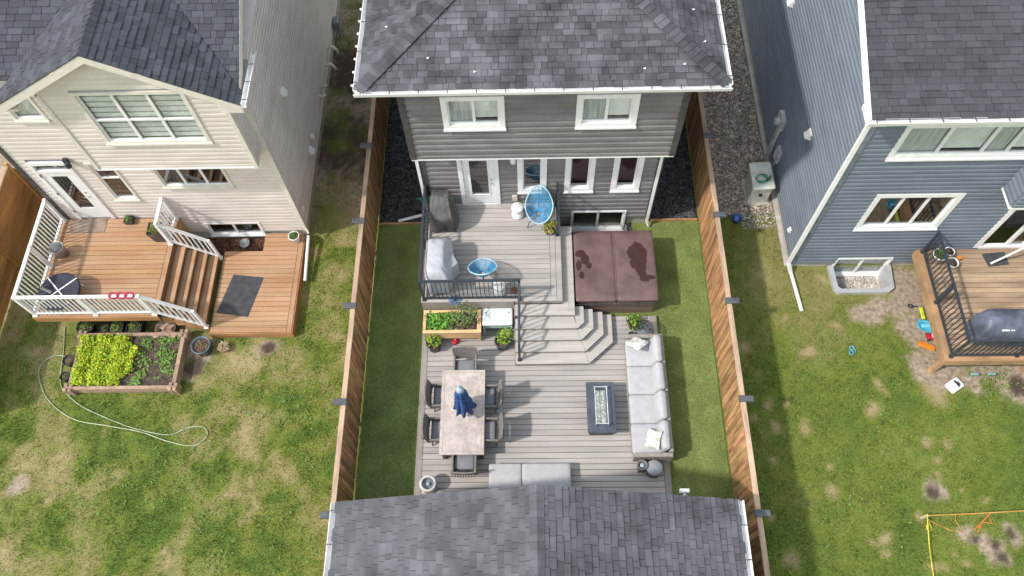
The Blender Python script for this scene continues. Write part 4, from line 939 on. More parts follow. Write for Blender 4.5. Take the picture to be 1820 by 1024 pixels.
for i, (z, poly) in enumerate(TRD):
    zl = TRD[i+1][0] if i+1 < len(TRD) else .15
    body = [(x, y) for x, y in inset(poly, .03)]
    if i == 0: obj('riser', MB().prism([(-.366,8.66),(1.14,8.66),(1.14,8.94),(-.366,8.94)], zl+.001, z-.03).prism([(.872,8.941),(1.14,8.941),(1.14,11.28),(.872,11.28)], .1, z-.03), CBF, ud)
    else: obj('riser', MB().prism(body, zl+.001 if i < 4 else .152, z-.03), CBF, ud)
    # tread boards: front strip, diagonal strip, rest
    if i == 0:
        obj('tread', MB().prism([(-.37,8.63),(1.17,8.63),(1.17,8.77),(-.37,8.77)], z-.028, z), TRD2, ud); obj('tread', MB().prism([(-.37,8.776),(1.02,8.776),(1.02,8.944),(-.37,8.944)], z-.028, z), TRD2, ud)
        obj('tread', MB().prism([(1.026,8.776),(1.17,8.776),(1.17,11.3),(1.026,11.3)], z-.028, z), TRD2, ud); obj('tread', MB().prism([(.865,8.95),(1.02,8.95),(1.02,11.3),(.865,11.3)], z-.028, z), TRD2, ud)
    else:
        (xa,ya),(xb,yb),(xc,yc),(xd,yd),_ = poly
        pv = TRD[i-1][1]; nb, ncx = pv[1], (pv[2] if i > 1 else pv[1])
        # three mitred boards meeting along lines from previous tread's corners
        q1 = (nb[0]-.0, nb[1]+.03); q2 = (ncx[0]-.03, ncx[1]+.0)
        obj('tread', MB().prism([(-.37,ya),(xb-.003,yb),(q1[0]-.003,q1[1]),(-.37,q1[1])], z-.028, z), TRD2, ud)
        if i > 1:
            obj('tread', MB().prism([(xb+.003,yb+.001),(xc-.001,yc-.003),(q2[0],q2[1]-.003),(q1[0]+.003,q1[1])], z-.028, z), TRD2, ud)
            obj('tread', MB().prism([(xc,yc+.003),(xd,yd),(q2[0],yd),(q2[0],q2[1]+.003)], z-.028, z), TRD2, ud)
        else:
            obj('tread', MB().prism([(xb+.003,yb),(xc,yc),(xc,yd),(1.145,yd),(1.145,8.66)], z-.028, z), TRD2, ud)
obj('stair_side', MB().prism([(-.398,7.60),(-.374,7.60),(-.374,8.94),(-.398,8.94)], .15, .32).prism([(-.398,8.1),(-.374,8.1),(-.374,8.94),(-.398,8.94)], .321, .65).prism([(-.398,8.6),(-.374,8.6),(-.374,8.94),(-.398,8.94)], .651, 1.0), CBF, ud)
RB = mat('black_rail_paint', (0.035,0.042,0.055), 0.38, namp=0.08, spec=.5)
railing(ud, (-2.72,9.02,Z), (-2.72,11.86,Z), 1.05, RB, mids=(.5,)); railing(ud, (-2.66,9.02,Z), (-.25,9.02,Z), 1.05, RB, ends=(False,True), pitch=.105)
railing(ud, (-.25,8.98,Z+.0), (-.27,7.68,.33), .98, RB, ends=(False,True), pitch=.12); railing(ud, (.78,10.92,Z), (.78,11.86,Z), 1.05, RB)

# ---- deck of the beige house
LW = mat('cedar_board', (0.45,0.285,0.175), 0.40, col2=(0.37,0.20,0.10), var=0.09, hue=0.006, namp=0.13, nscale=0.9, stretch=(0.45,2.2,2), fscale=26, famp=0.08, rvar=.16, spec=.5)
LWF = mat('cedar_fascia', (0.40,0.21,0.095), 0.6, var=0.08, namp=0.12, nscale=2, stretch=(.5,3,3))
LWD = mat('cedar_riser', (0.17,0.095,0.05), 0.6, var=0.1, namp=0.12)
bd = thing('raised_deck', 'orange brown deck with white railing and side stair behind the beige house', 'deck', (-11, 10, 0), world=True)
boards(bd, -12.86, -9.78, 8.66, 11.63, 1.2, LW); obj('border_board', MB().box(-9.772,-9.64,8.66,11.63,1.175,1.2,.004), LW, bd)
obj('fascia', MB().box(-12.88,-9.62,8.62,8.65,.98,1.198), LWF, bd); obj('fascia', MB().box(-12.90,-12.87,8.62,11.6,.98,1.198), LWF, bd); obj('fascia', MB().box(-9.64,-9.62,10.84,11.62,.3,1.17), LWF, bd)
obj('joists', MB().box(-12.86,-9.66,8.66,11.6,1.0,1.172), DKSHADE, bd)
for x in (-12.7,-11.2,-9.8): obj('support_post', MB().box(x-.06,x+.06,9.55,9.67,0,1.0), LWF, bd)
for k in range(5):
    zt = 1.2-.18*(k+1); xa = -9.62+.235*k
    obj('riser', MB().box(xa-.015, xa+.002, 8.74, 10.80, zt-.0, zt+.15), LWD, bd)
    if k < 4:
        for j in range(2): obj('tread', MB().box(xa+.004+j*.128, xa+.125+j*.128, 8.72, 10.82, zt-.028, zt, .004), LW, bd)
    obj('stringer', MB().box(xa-.01, xa+.235, 8.70, 8.735, max(.0,zt-.35), zt-.03).box(xa-.01, xa+.235, 10.805, 10.84, max(.0,zt-.35), zt-.03), LWF, bd)
pf = thing('platform_deck', 'low orange brown platform with dark mat below the stair', 'deck', (-7.5, 10, 0), world=True)
boards(pf, -8.58, -6.52, 8.70, 11.64, .3, LW, cut=lambda y, a, b: ((-7.50 if y > 11.02 else a), b))
obj('border_board', MB().box(-6.512,-6.38,8.56,11.64,.275,.3,.004), LW, pf); obj('border_board', MB().box(-8.58,-6.52,8.56,8.692,.275,.3,.004), LW, pf)
for k in range(2):
    obj('skirt_board', MB().box(-8.60,-6.36,8.525,8.55,.02+k*.135,.15+k*.135), LWF, pf); obj('skirt_board', MB().box(-6.372,-6.35,8.551,11.6,.02+k*.135,.15+k*.135), LWF, pf)
obj('joists', MB().box(-8.56,-6.40,8.58,11.0,.03,.27).box(-7.5,-6.40,11.001,11.62,.03,.27), DKSHADE, pf)
WR = WHITE2
railing(bd, (-12.83,8.72,1.2), (-12.83,11.60,1.2), 1.02, WR, bal=.028, pitch=.115, rail=(.07,.05), post=.08, mids=(.5,))
railing(bd, (-12.78,8.72,1.2), (-9.70,8.72,1.2), 1.02, WR, bal=.028, pitch=.115, rail=(.07,.05), post=.08, ends=(False,True), mids=(.5,))
railing(bd, (-9.66,8.72,1.2), (-8.68,8.72,.32), .98, WR, bal=.028, pitch=.12, rail=(.07,.05), post=.07, ends=(False,True))
railing(bd, (-9.70,10.82,1.2), (-9.70,11.60,1.2), 1.02, WR, bal=.028, pitch=.115, rail=(.07,.05), post=.08)
railing(bd, (-9.66,10.84,1.2), (-8.66,10.84,.32), .96, WR, bal=.028, pitch=.12, rail=(.07,.05), post=.07, ends=(False,True))
# mulch bed by the basement window
mu = obj('mulch_bed', MB().box(-9.3,-7.52,11.03,11.64,-.02,.06), mat('mulch',(.09,.045,.03),.9,namp=.4,nscale=20,bump=.9,bscale=40,bdist=.03)); mu['kind'] = 'structure'
pebbles('mulch_chips', [(-9.25,-7.56,11.06,11.6)], 900, .03, mat('mulch_chip',(.13,.06,.035),.9,var=.6), .06, 'red brown mulch chips under the beige house basement window')
# ---- deck of the blue house
RW = mat('treated_board', (0.36,0.255,0.17), 0.7, var=0.16, hue=0.006, namp=0.18, nscale=1.4, stretch=(0.5,3,3), fscale=22, famp=0.12)
RWF = mat('treated_fascia', (0.39,0.24,0.13), 0.7, var=0.1, namp=0.15, nscale=2)
rd = thing('raised_deck', 'weathered timber deck with black railing behind the blue house', 'deck', (12, 9, 0), world=True)
boards(rd, 10.46, 13.6, 7.42, 10.44, 1.0, RW); obj('border_board', MB().box(10.33,10.453,7.30,10.44,.975,1.002,.004), RWF, rd); obj('border_board', MB().box(10.455,13.6,7.30,7.414,.975,1.002,.004), RWF, rd)
obj('fascia', MB().box(10.29,10.325,7.26,10.44,.72,.998), RWF, rd); obj('fascia', MB().box(10.33,13.6,7.26,7.295,.72,.998), RWF, rd); obj('joists', MB().box(10.35,13.6,7.32,10.42,.8,.972), DKSHADE, rd)
for x in (10.37,12.75): obj('support_post', MB().box(x-.06,x+.06,7.32,7.44,0,.8), RWF, rd)
railing(rd, (10.44,7.38,1.0), (10.44,10.36,1.0), 1.0, RB, base=.06, pitch=.125, bal=.022, mids=(.5,)); railing(rd, (10.50,7.38,1.0), (13.6,7.38,1.0), 1.0, RB, base=.06, pitch=.125, bal=.022, ends=(False,True), mids=(.5,))
# ================================================================== HOT TUB
COV = mat('maroon_vinyl', (0.15,0.092,0.09), 0.55, namp=0.10, nscale=2.2, fscale=60, famp=0.07, bump=0.35, bscale=5, bdist=.05, rvar=.12)
def wet_cover():
    m = COV.copy(); m.name = 'wet_maroon_vinyl'; t = m.node_tree; N = t.nodes; L = t.links; b = N['Principled BSDF']
    geo = N.new('ShaderNodeNewGeometry'); mask = None
    nz = N.new('ShaderNodeTexNoise'); nz.inputs['Scale'].default_value = 5.0; nz.inputs['Detail'].default_value = 3; L.new(geo.outputs['Position'], nz.inputs['Vector'])
    for (x, y, rx, ry) in ((2.90,10.36,.26,.42),(2.97,10.0,.16,.26),(3.05,9.70,.14,.12),(3.22,9.72,.12,.07),(1.38,10.45,.15,.12),(1.50,10.28,.12,.16),(1.60,10.09,.08,.10),(1.33,10.10,.08,.16),(1.40,9.82,.07,.12)):
        s = N.new('ShaderNodeVectorMath'); s.operation = 'SUBTRACT'; s.inputs[1].default_value = (x, y, 0); L.new(geo.outputs['Position'], s.inputs[0])
        q = N.new('ShaderNodeVectorMath'); q.operation = 'MULTIPLY'; q.inputs[1].default_value = (1/rx, 1/ry, 0); L.new(s.outputs[0], q.inputs[0])
        l = N.new('ShaderNodeVectorMath'); l.operation = 'LENGTH'; L.new(q.outputs[0], l.inputs[0])
        if mask is None: mask = l.outputs['Value']
        else:
            mn = N.new('ShaderNodeMath'); mn.operation = 'MINIMUM'; L.new(mask, mn.inputs[0]); L.new(l.outputs['Value'], mn.inputs[1]); mask = mn.outputs[0]
    ad = N.new('ShaderNodeMath'); ad.operation = 'MULTIPLY_ADD'; ad.inputs[1].default_value = 0.8; L.new(nz.outputs['Fac'], ad.inputs[0]); L.new(mask, ad.inputs[2])
    mr = N.new('ShaderNodeMapRange'); mr.inputs['From Min'].default_value = 1.33; mr.inputs['From Max'].default_value = 1.42; mr.inputs['To Min'].default_value = 1; mr.inputs['To Max'].default_value = 0
    L.new(ad.outputs[0], mr.inputs[0])
    src = b.inputs['Base Color'].links[0].from_socket; mx = N.new('ShaderNodeMix'); mx.data_type = 'RGBA'; L.new(mr.outputs[0], mx.inputs['Factor']); L.new(src, mx.inputs['A']); mx.inputs['B'].default_value = (.055,.022,.019,1)
    L.new(mx.outputs['Result'], b.inputs['Base Color'])
    return m
def hot_tub():
    t = thing('hot_tub', 'square hot tub under a folding maroon cover beside the steps', 'hot tub', (2.29, 10.1, 0.03), world=True)
    CW = mat('tub_cabinet', (0.20,0.145,0.115), 0.6, var=0.12, namp=0.12, nscale=3, stretch=(.5,.5,4)); wm = wet_cover()
    for k in range(6):
        z = .05+k*.128; obj('cabinet_panel', MB().box(1.30,3.30,9.13,11.10,z,z+.122), CW, t)
    obj('shell_rim', MB().rbox(2.29,10.12,.85,2.12,2.10,.06,.03), mat('tub_shell',(.12,.1,.095),.4), t, True)
    for x0, x1 in ((1.21,2.287),(2.293,3.375)):
        c = MB().rbox((x0+x1)/2,10.11,.935,x1-x0,2.13,.09,.035,.0, n=8); obj('cover_half', c, wm, t, True)
    obj('hinge_strip', MB().box(2.27,2.31,9.06,11.16,.9795,.984), COV, t)
    obj('cover_lifter', MB().tube([(1.20,9.0,.60),(1.20,9.0,.86),(3.38,9.0,.86),(3.40,9.0,.55)], .014, 6), BLACKM, t)
    for x in (1.75, 2.29, 2.85): obj('cover_strap', MB().box(x-.02,x+.02,9.035,9.042,.72,.90), BLACKM, t)
    obj('cover_handle', MB().tube([(2.2,9.04,.93),(2.22,8.99,.91),(2.32,8.99,.91),(2.34,9.04,.93)], .012, 6), COV, t)
hot_tub()
# ================================================================== DINING SET
WK = mat('grey_wicker', (0.20,0.185,0.175), 0.7, namp=0.15, nscale=25, fscale=90, famp=0.35, bump=0.7, bscale=90, bdist=.008)
WKD = mat('dark_wicker', (0.13,0.12,0.115), 0.7, namp=0.15, nscale=25, fscale=90, famp=0.35, bump=0.7, bscale=90, bdist=.008)
CUSHD = mat('slate_cushion', (0.20,0.205,0.225), 0.85, namp=0.06, fscale=60, famp=.06)
CUSHP = mat('pale_grey_cushion', (0.43,0.43,0.45), 0.85, namp=0.04, fscale=50, famp=.04, sheen=.2)
tp = mat('stone_table_top', (0.56,0.49,0.45), 0.5, col2=(0.40,0.345,0.315), nscale=3.5, fscale=14, famp=.12, rvar=.1)
def dining_table():
    t = thing('dining_table', 'long table with mottled beige stone top on the lower deck', 'table', (-1.68, 6.16, .15))
    obj('tabletop', MB().box(-.545,.545,-1.09,1.09,.565,.60,.008), tp, t)
    b = MB(); 
    for x in (-.47,.47): b.box(x-.008,x+.008,-1.02,1.02,.6005,.603)
    for y in (-1.02,1.02): b.box(-.462,.462,y-.008,y+.008,.6005,.603)
    obj('border_inlay', b, mat('table_inlay',(.40,.345,.31),.5), t)
    obj('apron', MB().box(-.5,.5,-1.04,-1.0,.49,.562).box(-.5,.5,1.0,1.04,.49,.562).box(-.5,-.46,-.999,.999,.49,.562).box(.46,.5,-.999,.999,.49,.562), WKD, t)
    for x in (-.46,.46):
        for y in (-1.0,1.0): obj('leg', MB().box(x-.04,x+.04,y-.04,y+.04,0,.488), WKD, t)
dining_table()
def dining_chair():
    t = thing('dining_chair', '', 'chair', group='wicker dining chairs around the stone table')
    # front faces +Y
    obj('seat', MB().box(-.27,.27,-.25,.27,.30,.36,.01), WKD, t)
    obj('cushion', MB().rbox(0,.02,.395,.48,.48,.075,.035,.012), CUSHD, t, True)
    b = MB(); n = 10     # curved back
    pts = []
    for i in range(n+1):
        a = math.pi*(i/n-.5)*.55; x = math.sin(a)*.40; y = -.20-.10*math.cos(a)
        pts.append((x, y))
    vs = []; fs = []
    for x, y in pts: vs += [(x,y,.34),(x*1.04,y-.10,.84),(x*1.04,y-.135,.84),(x,y-.04,.34)]
    for i in range(n):
        a = i*4; c = a+4
        fs += [(a,c,c+1,a+1),(a+1,c+1,c+2,a+2),(a+2,c+2,c+3,a+3),(a+3,c+3,c,a)]
    fs += [(0,1,2,3),(n*4+3,n*4+2,n*4+1,n*4)]
    bk = obj('backrest', b.add(vs, [f[::-1] for f in fs]), WK, t)
    sl = MB()
    for i in range(-4, 5): sl.box(i*.065-.008, i*.065+.008, -.445+abs(i)*.004, -.435+abs(i)*.004, .50, .82)
    obj('weave_rib', sl, WKD, bk)
    for s in (-1, 1):
        a = MB(); a.box(s*.275-.025, s*.275+.025, -.30, .26, .50, .54, .01); a.box(s*.275-.02, s*.275+.02, -.28, .22, .36, .50)
        obj('arm', a, WK, t)
        for y in (-.22, .22): obj('leg', MB().cyl((s*.23,y,.31),(s*.27,y*1.12,0),.022,.016,8), WKD, t)
    return t
ch0 = dining_chair()
H = math.pi/2
for i, (x, y, r, lab) in enumerate([(-1.66,7.37,math.pi,'wicker armchair at the table end nearest the planter box'),(-2.20,6.62,-H,'wicker armchair by the turf, farther from the garage'),(-2.22,5.74,-H,'wicker armchair by the turf, nearer the garage'),
     (-1.12,6.58,H,'wicker armchair facing the fire table, farther from the garage'),(-1.10,5.72,H,'wicker armchair facing the fire table, nearer the garage'),(-1.62,4.98,0,'wicker armchair at the table end nearest the garage')]):
    if i == 0: ch0['label'] = lab; ch0.location = (x, y, .15); ch0.rotation_euler = (0,0,r)
    else: dup(ch0, (x, y, .15), r, lab)
def folded_umbrella():
    t = thing('patio_umbrella', 'folded blue patio umbrella standing through the dining table', 'umbrella', (-1.62, 6.17, .15))
    BL = mat('blue_canvas', (0.035,0.10,0.30), 0.75, var=0.1, namp=0.15, nscale=6, col2=None)
    obj('pole', MB().cyl((0,0,.02),(0,0,2.18),.02,n=10), mat('pale_pole',(.5,.5,.5),.4,.5), t)
    obj('base', MB().lathe([(0,.08),(.05,.08),(.06,.06),(.24,.03),(.25,0),(0,0)], n=20), BLACKM, t)
    prof = [(.035,2.20),(.09,2.12),(.115,2.0),(.14,1.8),(.17,1.5),(.20,1.2),(.24,.98),(.225,.965)]
    def wob(a, j):
        f = min(1, j/6); return 1+f*.24*math.sin(8*a+.4*math.sin(3*a)+j*.08)+.10*f*math.sin(3*a+1)
    c = MB()
    vs = []; n = 96; m = len(prof)
    for i in range(n):
        a = 2*math.pi*i/n
        for j, (r, z) in enumerate(prof):
            k = wob(a, j); dz = (-.07*math.cos(8*a+.4*math.sin(3*a)+j*.08) + .05*math.sin(3*a)) if j >= m-2 else 0
            vs.append((r*k*math.cos(a), r*k*math.sin(a)-.03*(j/m), z+dz))
    fs = [(i*m+j, ((i+1)%n)*m+j, ((i+1)%n)*m+j+1, i*m+j+1) for i in range(n) for j in range(m-1)]
    obj('canopy', c.add(vs, [f[::-1] for f in fs]), BL, t, True)
    obj('top_cap', MB().lathe([(0,2.27),(.03,2.265),(.07,2.22),(.085,2.17),(.10,2.10),(.09,2.10)], n=20), mat('pale_blue_cap',(.35,.42,.55),.7), t, True)
    obj('finial', MB().lathe([(0,2.33),(.018,2.32),(.024,2.30),(.018,2.27),(0,2.265)], n=10), mat('pale_pole',(.5,.5,.5),.4,.5), t, True)
    obj('tie_strap', MB().lathe([(.155,1.74),(.165,1.76),(.165,1.80),(.155,1.82)], n=20), BL, t)
folded_umbrella()
# ================================================================== SOFA
PIL = mat('floral_fabric', (0.72,0.70,0.66), 0.85, namp=0.05)
def floral():
    m = PIL; t = m.node_tree; N = t.nodes; L = t.links; b = N['Principled BSDF']; geo = N.new('ShaderNodeNewGeometry')
    vo = N.new('ShaderNodeTexVoronoi'); vo.inputs['Scale'].default_value = 14; L.new(geo.outputs['Position'], vo.inputs['Vector'])
    nz = N.new('ShaderNodeTexNoise'); nz.inputs['Scale'].default_value = 9; nz.inputs['Detail'].default_value = 2; L.new(geo.outputs['Position'], nz.inputs['Vector'])
    cr = N.new('ShaderNodeValToRGB'); cr.color_ramp.interpolation = 'CONSTANT'; e = cr.color_ramp.elements; e[0].color = (.72,.70,.66,1); e[1].position = .53; e[1].color = (.33,.30,.42,1)
    q = e.new(.57); q.color = (.72,.7,.66,1); q = e.new(.62); q.color = (.50,.45,.22,1); q = e.new(.66); q.color = (.22,.24,.16,1); q = e.new(.69); q.color = (.7,.68,.64,1)
    L.new(nz.outputs['Fac'], cr.inputs[0]); L.new(cr.outputs[0], b.inputs['Base Color'])
floral()
def sofa():
    t = thing('sofa', 'long grey wicker sofa with four pale cushions facing the fire table', 'sofa', (2.95, 6.63, .15))
    S = mat('sofa_wicker', (0.30,0.275,0.255), 0.7, namp=0.12, nscale=25, fscale=90, famp=0.3, bump=0.7, bscale=90, bdist=.008)
    Ls = 1.53
    obj('base', MB().box(-.46,.40,-Ls+.1,Ls-.1,.05,.26,.01), S, t)
    for k in range(4):
        y0 = -Ls+k*(2*Ls/4); y1 = y0+2*Ls/4
        obj('back_panel', MB().box(.385,.475,y0+.004,y1-.004,.05,.60,.012), S, t)
    for y, a in ((-Ls-.03,-1),(Ls+.03,1)): obj('arm', MB().box(-.46,.475,y-.055,y+.055,.05,.48,.012), S, t)
    for k in range(4):
        L4 = (2*Ls-.04)/4; y = -Ls+.02+L4*(k+.5)
        obj('seat_cushion', MB().rbox(-.08,y,.33,.80,L4-.012,.15,.05,.025,8,.006), CUSHP, t, True)
        b = MB(); b.T = Matrix.Translation((.26,y+random.uniform(-.01,.01),.56)) @ Matrix.Rotation(random.uniform(-.03,.03),4,'Z') @ Matrix.Rotation(math.radians(-72),4,'Y')
        obj('back_cushion', b.rbox(0,0,0,.42,L4-.03,.19,.075,.035,8,.008), CUSHP, t, True)
    for x in (-.42,.42):
        for y in (-Ls,0,Ls): obj('foot', MB().box(x-.03,x+.03,y-.03,y+.03,0,.05), BLACKM, t)
sofa()
def pillow(x, y, z, rz, ty, tx, lab):
    b = MB(); n = 12; vs = []; fs = []
    for s in (1, -1):
        for i in range(n+1):
            for j in range(n+1):
                u = i/n*2-1; v = j/n*2-1; k = 1-.10*(1-(abs(u*v)))*max(abs(u),abs(v))
                vs.append((u*.23*k, v*.23*k, s*.085*((1-u**4)*(1-v**4))**.6))
    o = (n+1)**2
    for i in range(n):
        for j in range(n):
            a = i*(n+1)+j; fs += [(a,a+n+1,a+n+2,a+1),(o+a,o+a+1,o+a+n+2,o+a+n+1)]
    p = obj('throw_pillow', b.add(vs, fs), PIL, None, True); tag(p, lab, 'pillow', 'floral throw pillows on the sofa')
    p.location = (x, y, z); p.rotation_euler = (tx, ty, rz)
pillow(2.74, 7.92, .78, .7, .30, -.5, 'floral throw pillow at the sofa end nearest the hot tub')
pillow(2.96, 5.42, .75, -.55, -.75, .45, 'floral throw pillow at the sofa end nearest the garage')
def fire_table():
    t = thing('fire_table', 'slate blue fire table with glass wind guard on the lower deck', 'fire table', (1.75, 6.29, .15))
    SL = mat('slate_top', (0.075,0.09,0.12), 0.42, namp=0.12, nscale=3, fscale=25, famp=.08)
    obj('base', MB().box(-.29,.29,-.58,.58,0,.40,.01), mat('slate_base',(.085,.095,.115),.6), t)
    tpm = MB()   # slab with a burner opening
    a, b, c, d = .35, .655, .125, .45
    tpm.box(-a,-c,-b,b,.402,.46,.008).box(c,a,-b,b,.402,.46,.008).box(-c,c,-b,-d,.402,.46).box(-c,c,d,b,.402,.46)
    obj('tabletop', tpm, SL, t)
    obj('burner_pan', MB().box(-c+.002,c-.002,-d+.002,d-.002,.40,.43), mat('steel_pan',(.5,.5,.48),.35,.8), t)
    g = MB()
    for i in range(420):
        x = random.uniform(-c+.025,c-.025); y = random.uniform(-d+.03,d-.03); r = random.uniform(.010,.02); z = .435
        g.add([(x+r,y,z),(x,y+r,z),(x-r,y,z),(x,y-r,z),(x+random.uniform(-.005,.005),y,z+r*1.2)], [(0,1,4),(1,2,4),(2,3,4),(3,0,4)])
    fg = obj('fire_glass', g, mat('fire_glass',(.62,.64,.58),.2,var=.45,namp=.2,nscale=30), t); fg['kind'] = 'stuff'
    h0, h1, e, f = .462, .60, .15, .475
    for q in ((-e,-e+.006,-f,f),(e-.006,e,-f,f)): obj('guard_panel', MB().box(q[0],q[1],q[2]+.01,q[3]-.01,h0,h1), CLEAR, t)
    for y in (-f, f-.006): obj('guard_panel', MB().box(-e+.01,e-.01,y,y+.006,h0,h1), CLEAR, t)
    for x in (-e,e):
        for y in (-f,f): obj('guard_clip', MB().box(x-.022,x+.022,y-.022,y+.022,h0,h1+.012,.006), mat('chrome_clip',(.75,.75,.75),.25,.8), t)
    rim = MB(); rim.box(-e-.006,-e+.012,-f,f,h1,h1+.008); rim.box(e-.012,e+.006,-f,f,h1,h1+.008); rim.box(-e,e,-f-.006,-f+.01,h1,h1+.008); rim.box(-e,e,f-.01,f+.006,h1,h1+.008)
    obj('guard_rim', rim, mat('glass_edge',(.7,.78,.76),.2), t)
fire_table()
def bench():
    t = thing('storage_bench', 'low bench with two pale grey cushions beside the garage', 'bench', (-.03, 4.62, .15))
    obj('base', MB().box(-.98,.98,-.27,.27,0,.22,.01), WK, t)
    for x0, x1 in ((-1.0,-.205),(-.195,.98)): obj('cushion', MB().rbox((x0+x1)/2,0,.275,x1-x0,.60,.11,.04,.012,8), CUSHP, t, True)
bench()
def wicker_drum():
    t = thing('lantern_table', 'round woven drum lantern with grey glass bowl at the deck corner', 'lantern', (-2.49, 4.44, .15))
    GM = mat('pale_grey_metal', (.45,.45,.43), .4, .2)
    b = MB()
    for i in range(16):
        a0 = 2*math.pi*i/16
        for s in (1,-1): b.tube([(.19*math.cos(a0+s*k*.12)*(1-.12*math.sin(k/6*math.pi)), .19*math.sin(a0+s*k*.12)*(1-.12*math.sin(k/6*math.pi)), .03+k*.052) for k in range(7)], .008, 5)
    obj('woven_cage', b, GM, t)
    for z, r in ((.03,.195),(.345,.20)): obj('ring', MB().tube([(r*math.cos(2*math.pi*i/28), r*math.sin(2*math.pi*i/28), z) for i in range(28)], .014, 6, True), GM, t, True)
    obj('rim', MB().lathe([(.205,.35),(.205,.375),(.15,.385),(.145,.375),(.145,.35)], n=28), mat('rim_grey',(.55,.55,.53),.45), t, True)
    obj('bowl', MB().lathe([(.145,.372),(.14,.33),(.10,.28),(.06,.26),(0,.255)], n=24), mat('bowl_blue_grey',(.20,.22,.25),.25), t, True)
    obj('burner', MB().lathe([(0,.33),(.045,.33),(.05,.31),(.05,.26)], n=16), mat('bowl_pale',(.38,.42,.46),.3), t, True)
    obj('bottom_plate', MB().lathe([(0,.04),(.19,.04),(.2,.02),(0,.0)], n=24), GM, t)
    for k in range(3): obj('foot', MB().cyl((.15*math.cos(k*2.1+.5),.15*math.sin(k*2.1+.5),.0),(.15*math.cos(k*2.1+.5),.15*math.sin(k*2.1+.5),.03),.02,n=8), BLACKM, t)
wicker_drum()
STG = mat('storm_grey_plastic', (.27,.285,.31), .5, namp=.06)
def ottoman():
    t = thing('round_ottoman', 'round grey stool by the sofa end near the garage', 'stool', (2.97, 4.79, .15))
    obj('body', MB().lathe([(0,0),(.17,0),(.185,.03),(.19,.27),(.185,.28)], n=28), mat('stool_dark',(.12,.125,.135),.6), t, True)
    obj('top_pad', MB().lathe([(.18,.28),(.195,.29),(.195,.325),(.18,.34),(0,.348)], n=28), STG, t, True)
ottoman()
def small_lantern():
    t = thing('candle_lantern', 'small round grey lantern pot beside the grey stool', 'lantern', (2.68, 4.85, .15))
    obj('pot', MB().lathe([(0,0),(.09,0),(.10,.02),(.12,.36),(.13,.37),(.13,.385),(.105,.385),(.095,.31),(0,.30)], n=22), mat('lantern_grey',(.17,.18,.18),.5), t, True)
    obj('candle', MB().lathe([(0,.355),(.045,.355),(.055,.34),(.055,.30)], n=14), mat('bowl_pale',(.38,.42,.46),.3), t, True)
    for s in (-1,1): obj('foot', MB().box(s*.06-.02,s*.06+.02,-.10,-.06,-.0,.02), BLACKM, t)
small_lantern()
def glass_table():
    t = thing('side_table', 'round smoked glass side table behind the sofa end', 'table', (3.0, 8.42, .15))
    obj('glass_top', MB().lathe([(0,.40),(.235,.40),(.24,.405),(.235,.412),(0,.412)], n=28), glass_mat('smoked_glass',(.72,.74,.76),.10), t, True)
    obj('ring', MB().tube([(.238*math.cos(2*math.pi*i/28),.238*math.sin(2*math.pi*i/28),.40) for i in range(28)], .009, 6, True), BLACKM, t)
    for k in range(3): obj('leg', MB().cyl((.2*math.cos(k*2.09+.4),.2*math.sin(k*2.09+.4),.40),(.2*math.cos(k*2.09+.4),.2*math.sin(k*2.09+.4),0),.012,n=8), BLACKM, t)
glass_table()
# ================================================================== COVERED GRILLS
def cloth(name, secs, m, n=40, wr=.018, seed=1, parent=None):
    """draped cover from stacked rounded sections (z, cx, cy, sx, sy, power), with folds that run down the sides"""
    rnd = random.Random(seed); ph = [rnd.uniform(0,6.28) for _ in range(6)]; vs = []; fs = []; m_ = len(secs)
    z, cx, cy, sx, sy, p = secs[-1]; m0 = m_; secs = list(secs)+[(z+.012,cx,cy,sx*.7,sy*.7,p),(z+.018,cx,cy,sx*.35,sy*.35,p)]; m_ += 2
    for k, (z, cx, cy, sx, sy, p) in enumerate(secs):
        f = max(0, 1-k/(m0-1)); tp = 1 if k < m0-2 else (.45 if k < m0 else .15)
        for i in range(n):
            a = 2*math.pi*i/n; c, s = math.cos(a), math.sin(a)
            x = math.copysign(abs(c)**(2/p), c)*sx; y = math.copysign(abs(s)**(2/p), s)*sy
            q = tp*wr*f*(math.sin(7*a+ph[0])+.7*math.sin(13*a+ph[1]+k*.3))+tp*(wr*.8*math.sin(3*a+k*1.3+ph[2])+wr*.5*math.sin(5*a-k*1.9+ph[3]))
            L = math.hypot(x, y)+1e-6
            vs.append((cx+x*(1+q/L), cy+y*(1+q/L), z+(tp*(wr*.8*math.sin(4*a+ph[4]+k)+wr*.6*math.sin(9*a+ph[5])) if 0 < k else 0)))
    for k in range(m_-1):
        for i in range(n):
            a = k*n+i; b = k*n+(i+1)%n; fs.append((a,b,b+n,a+n))
    top = len(vs); zc = secs[-1]; vs.append((zc[1], zc[2], zc[0]+.015))
    for i in range(n): fs.append(((m_-1)*n+i, (m_-1)*n+(i+1)%n, top))
    return obj(name, MB().add(vs, fs), m, parent, True)
CVD = mat('charcoal_cover', (0.085,0.083,0.078), 0.65, bump=0.55, bscale=4.5, bdist=.06, stretch=(1,1,.45), namp=0.25, nscale=3.5, fscale=40, famp=.08)
CVG = mat('pale_grey_cover', (0.44,0.45,0.49), 0.55, bump=0.55, bscale=4.5, bdist=.06, stretch=(1,1,.45), namp=0.07, nscale=3.5, fscale=40, famp=.05)
CVN = mat('navy_cover', (0.10,0.115,0.16), 0.45, bump=0.55, bscale=4.5, bdist=.06, stretch=(1,1,.45), namp=0.2, nscale=3, fscale=40, famp=.06)
t = thing('covered_smoker', 'tall appliance under a charcoal cover by the house door', 'grill', (-2.28, 11.40, 1.2), world=True)
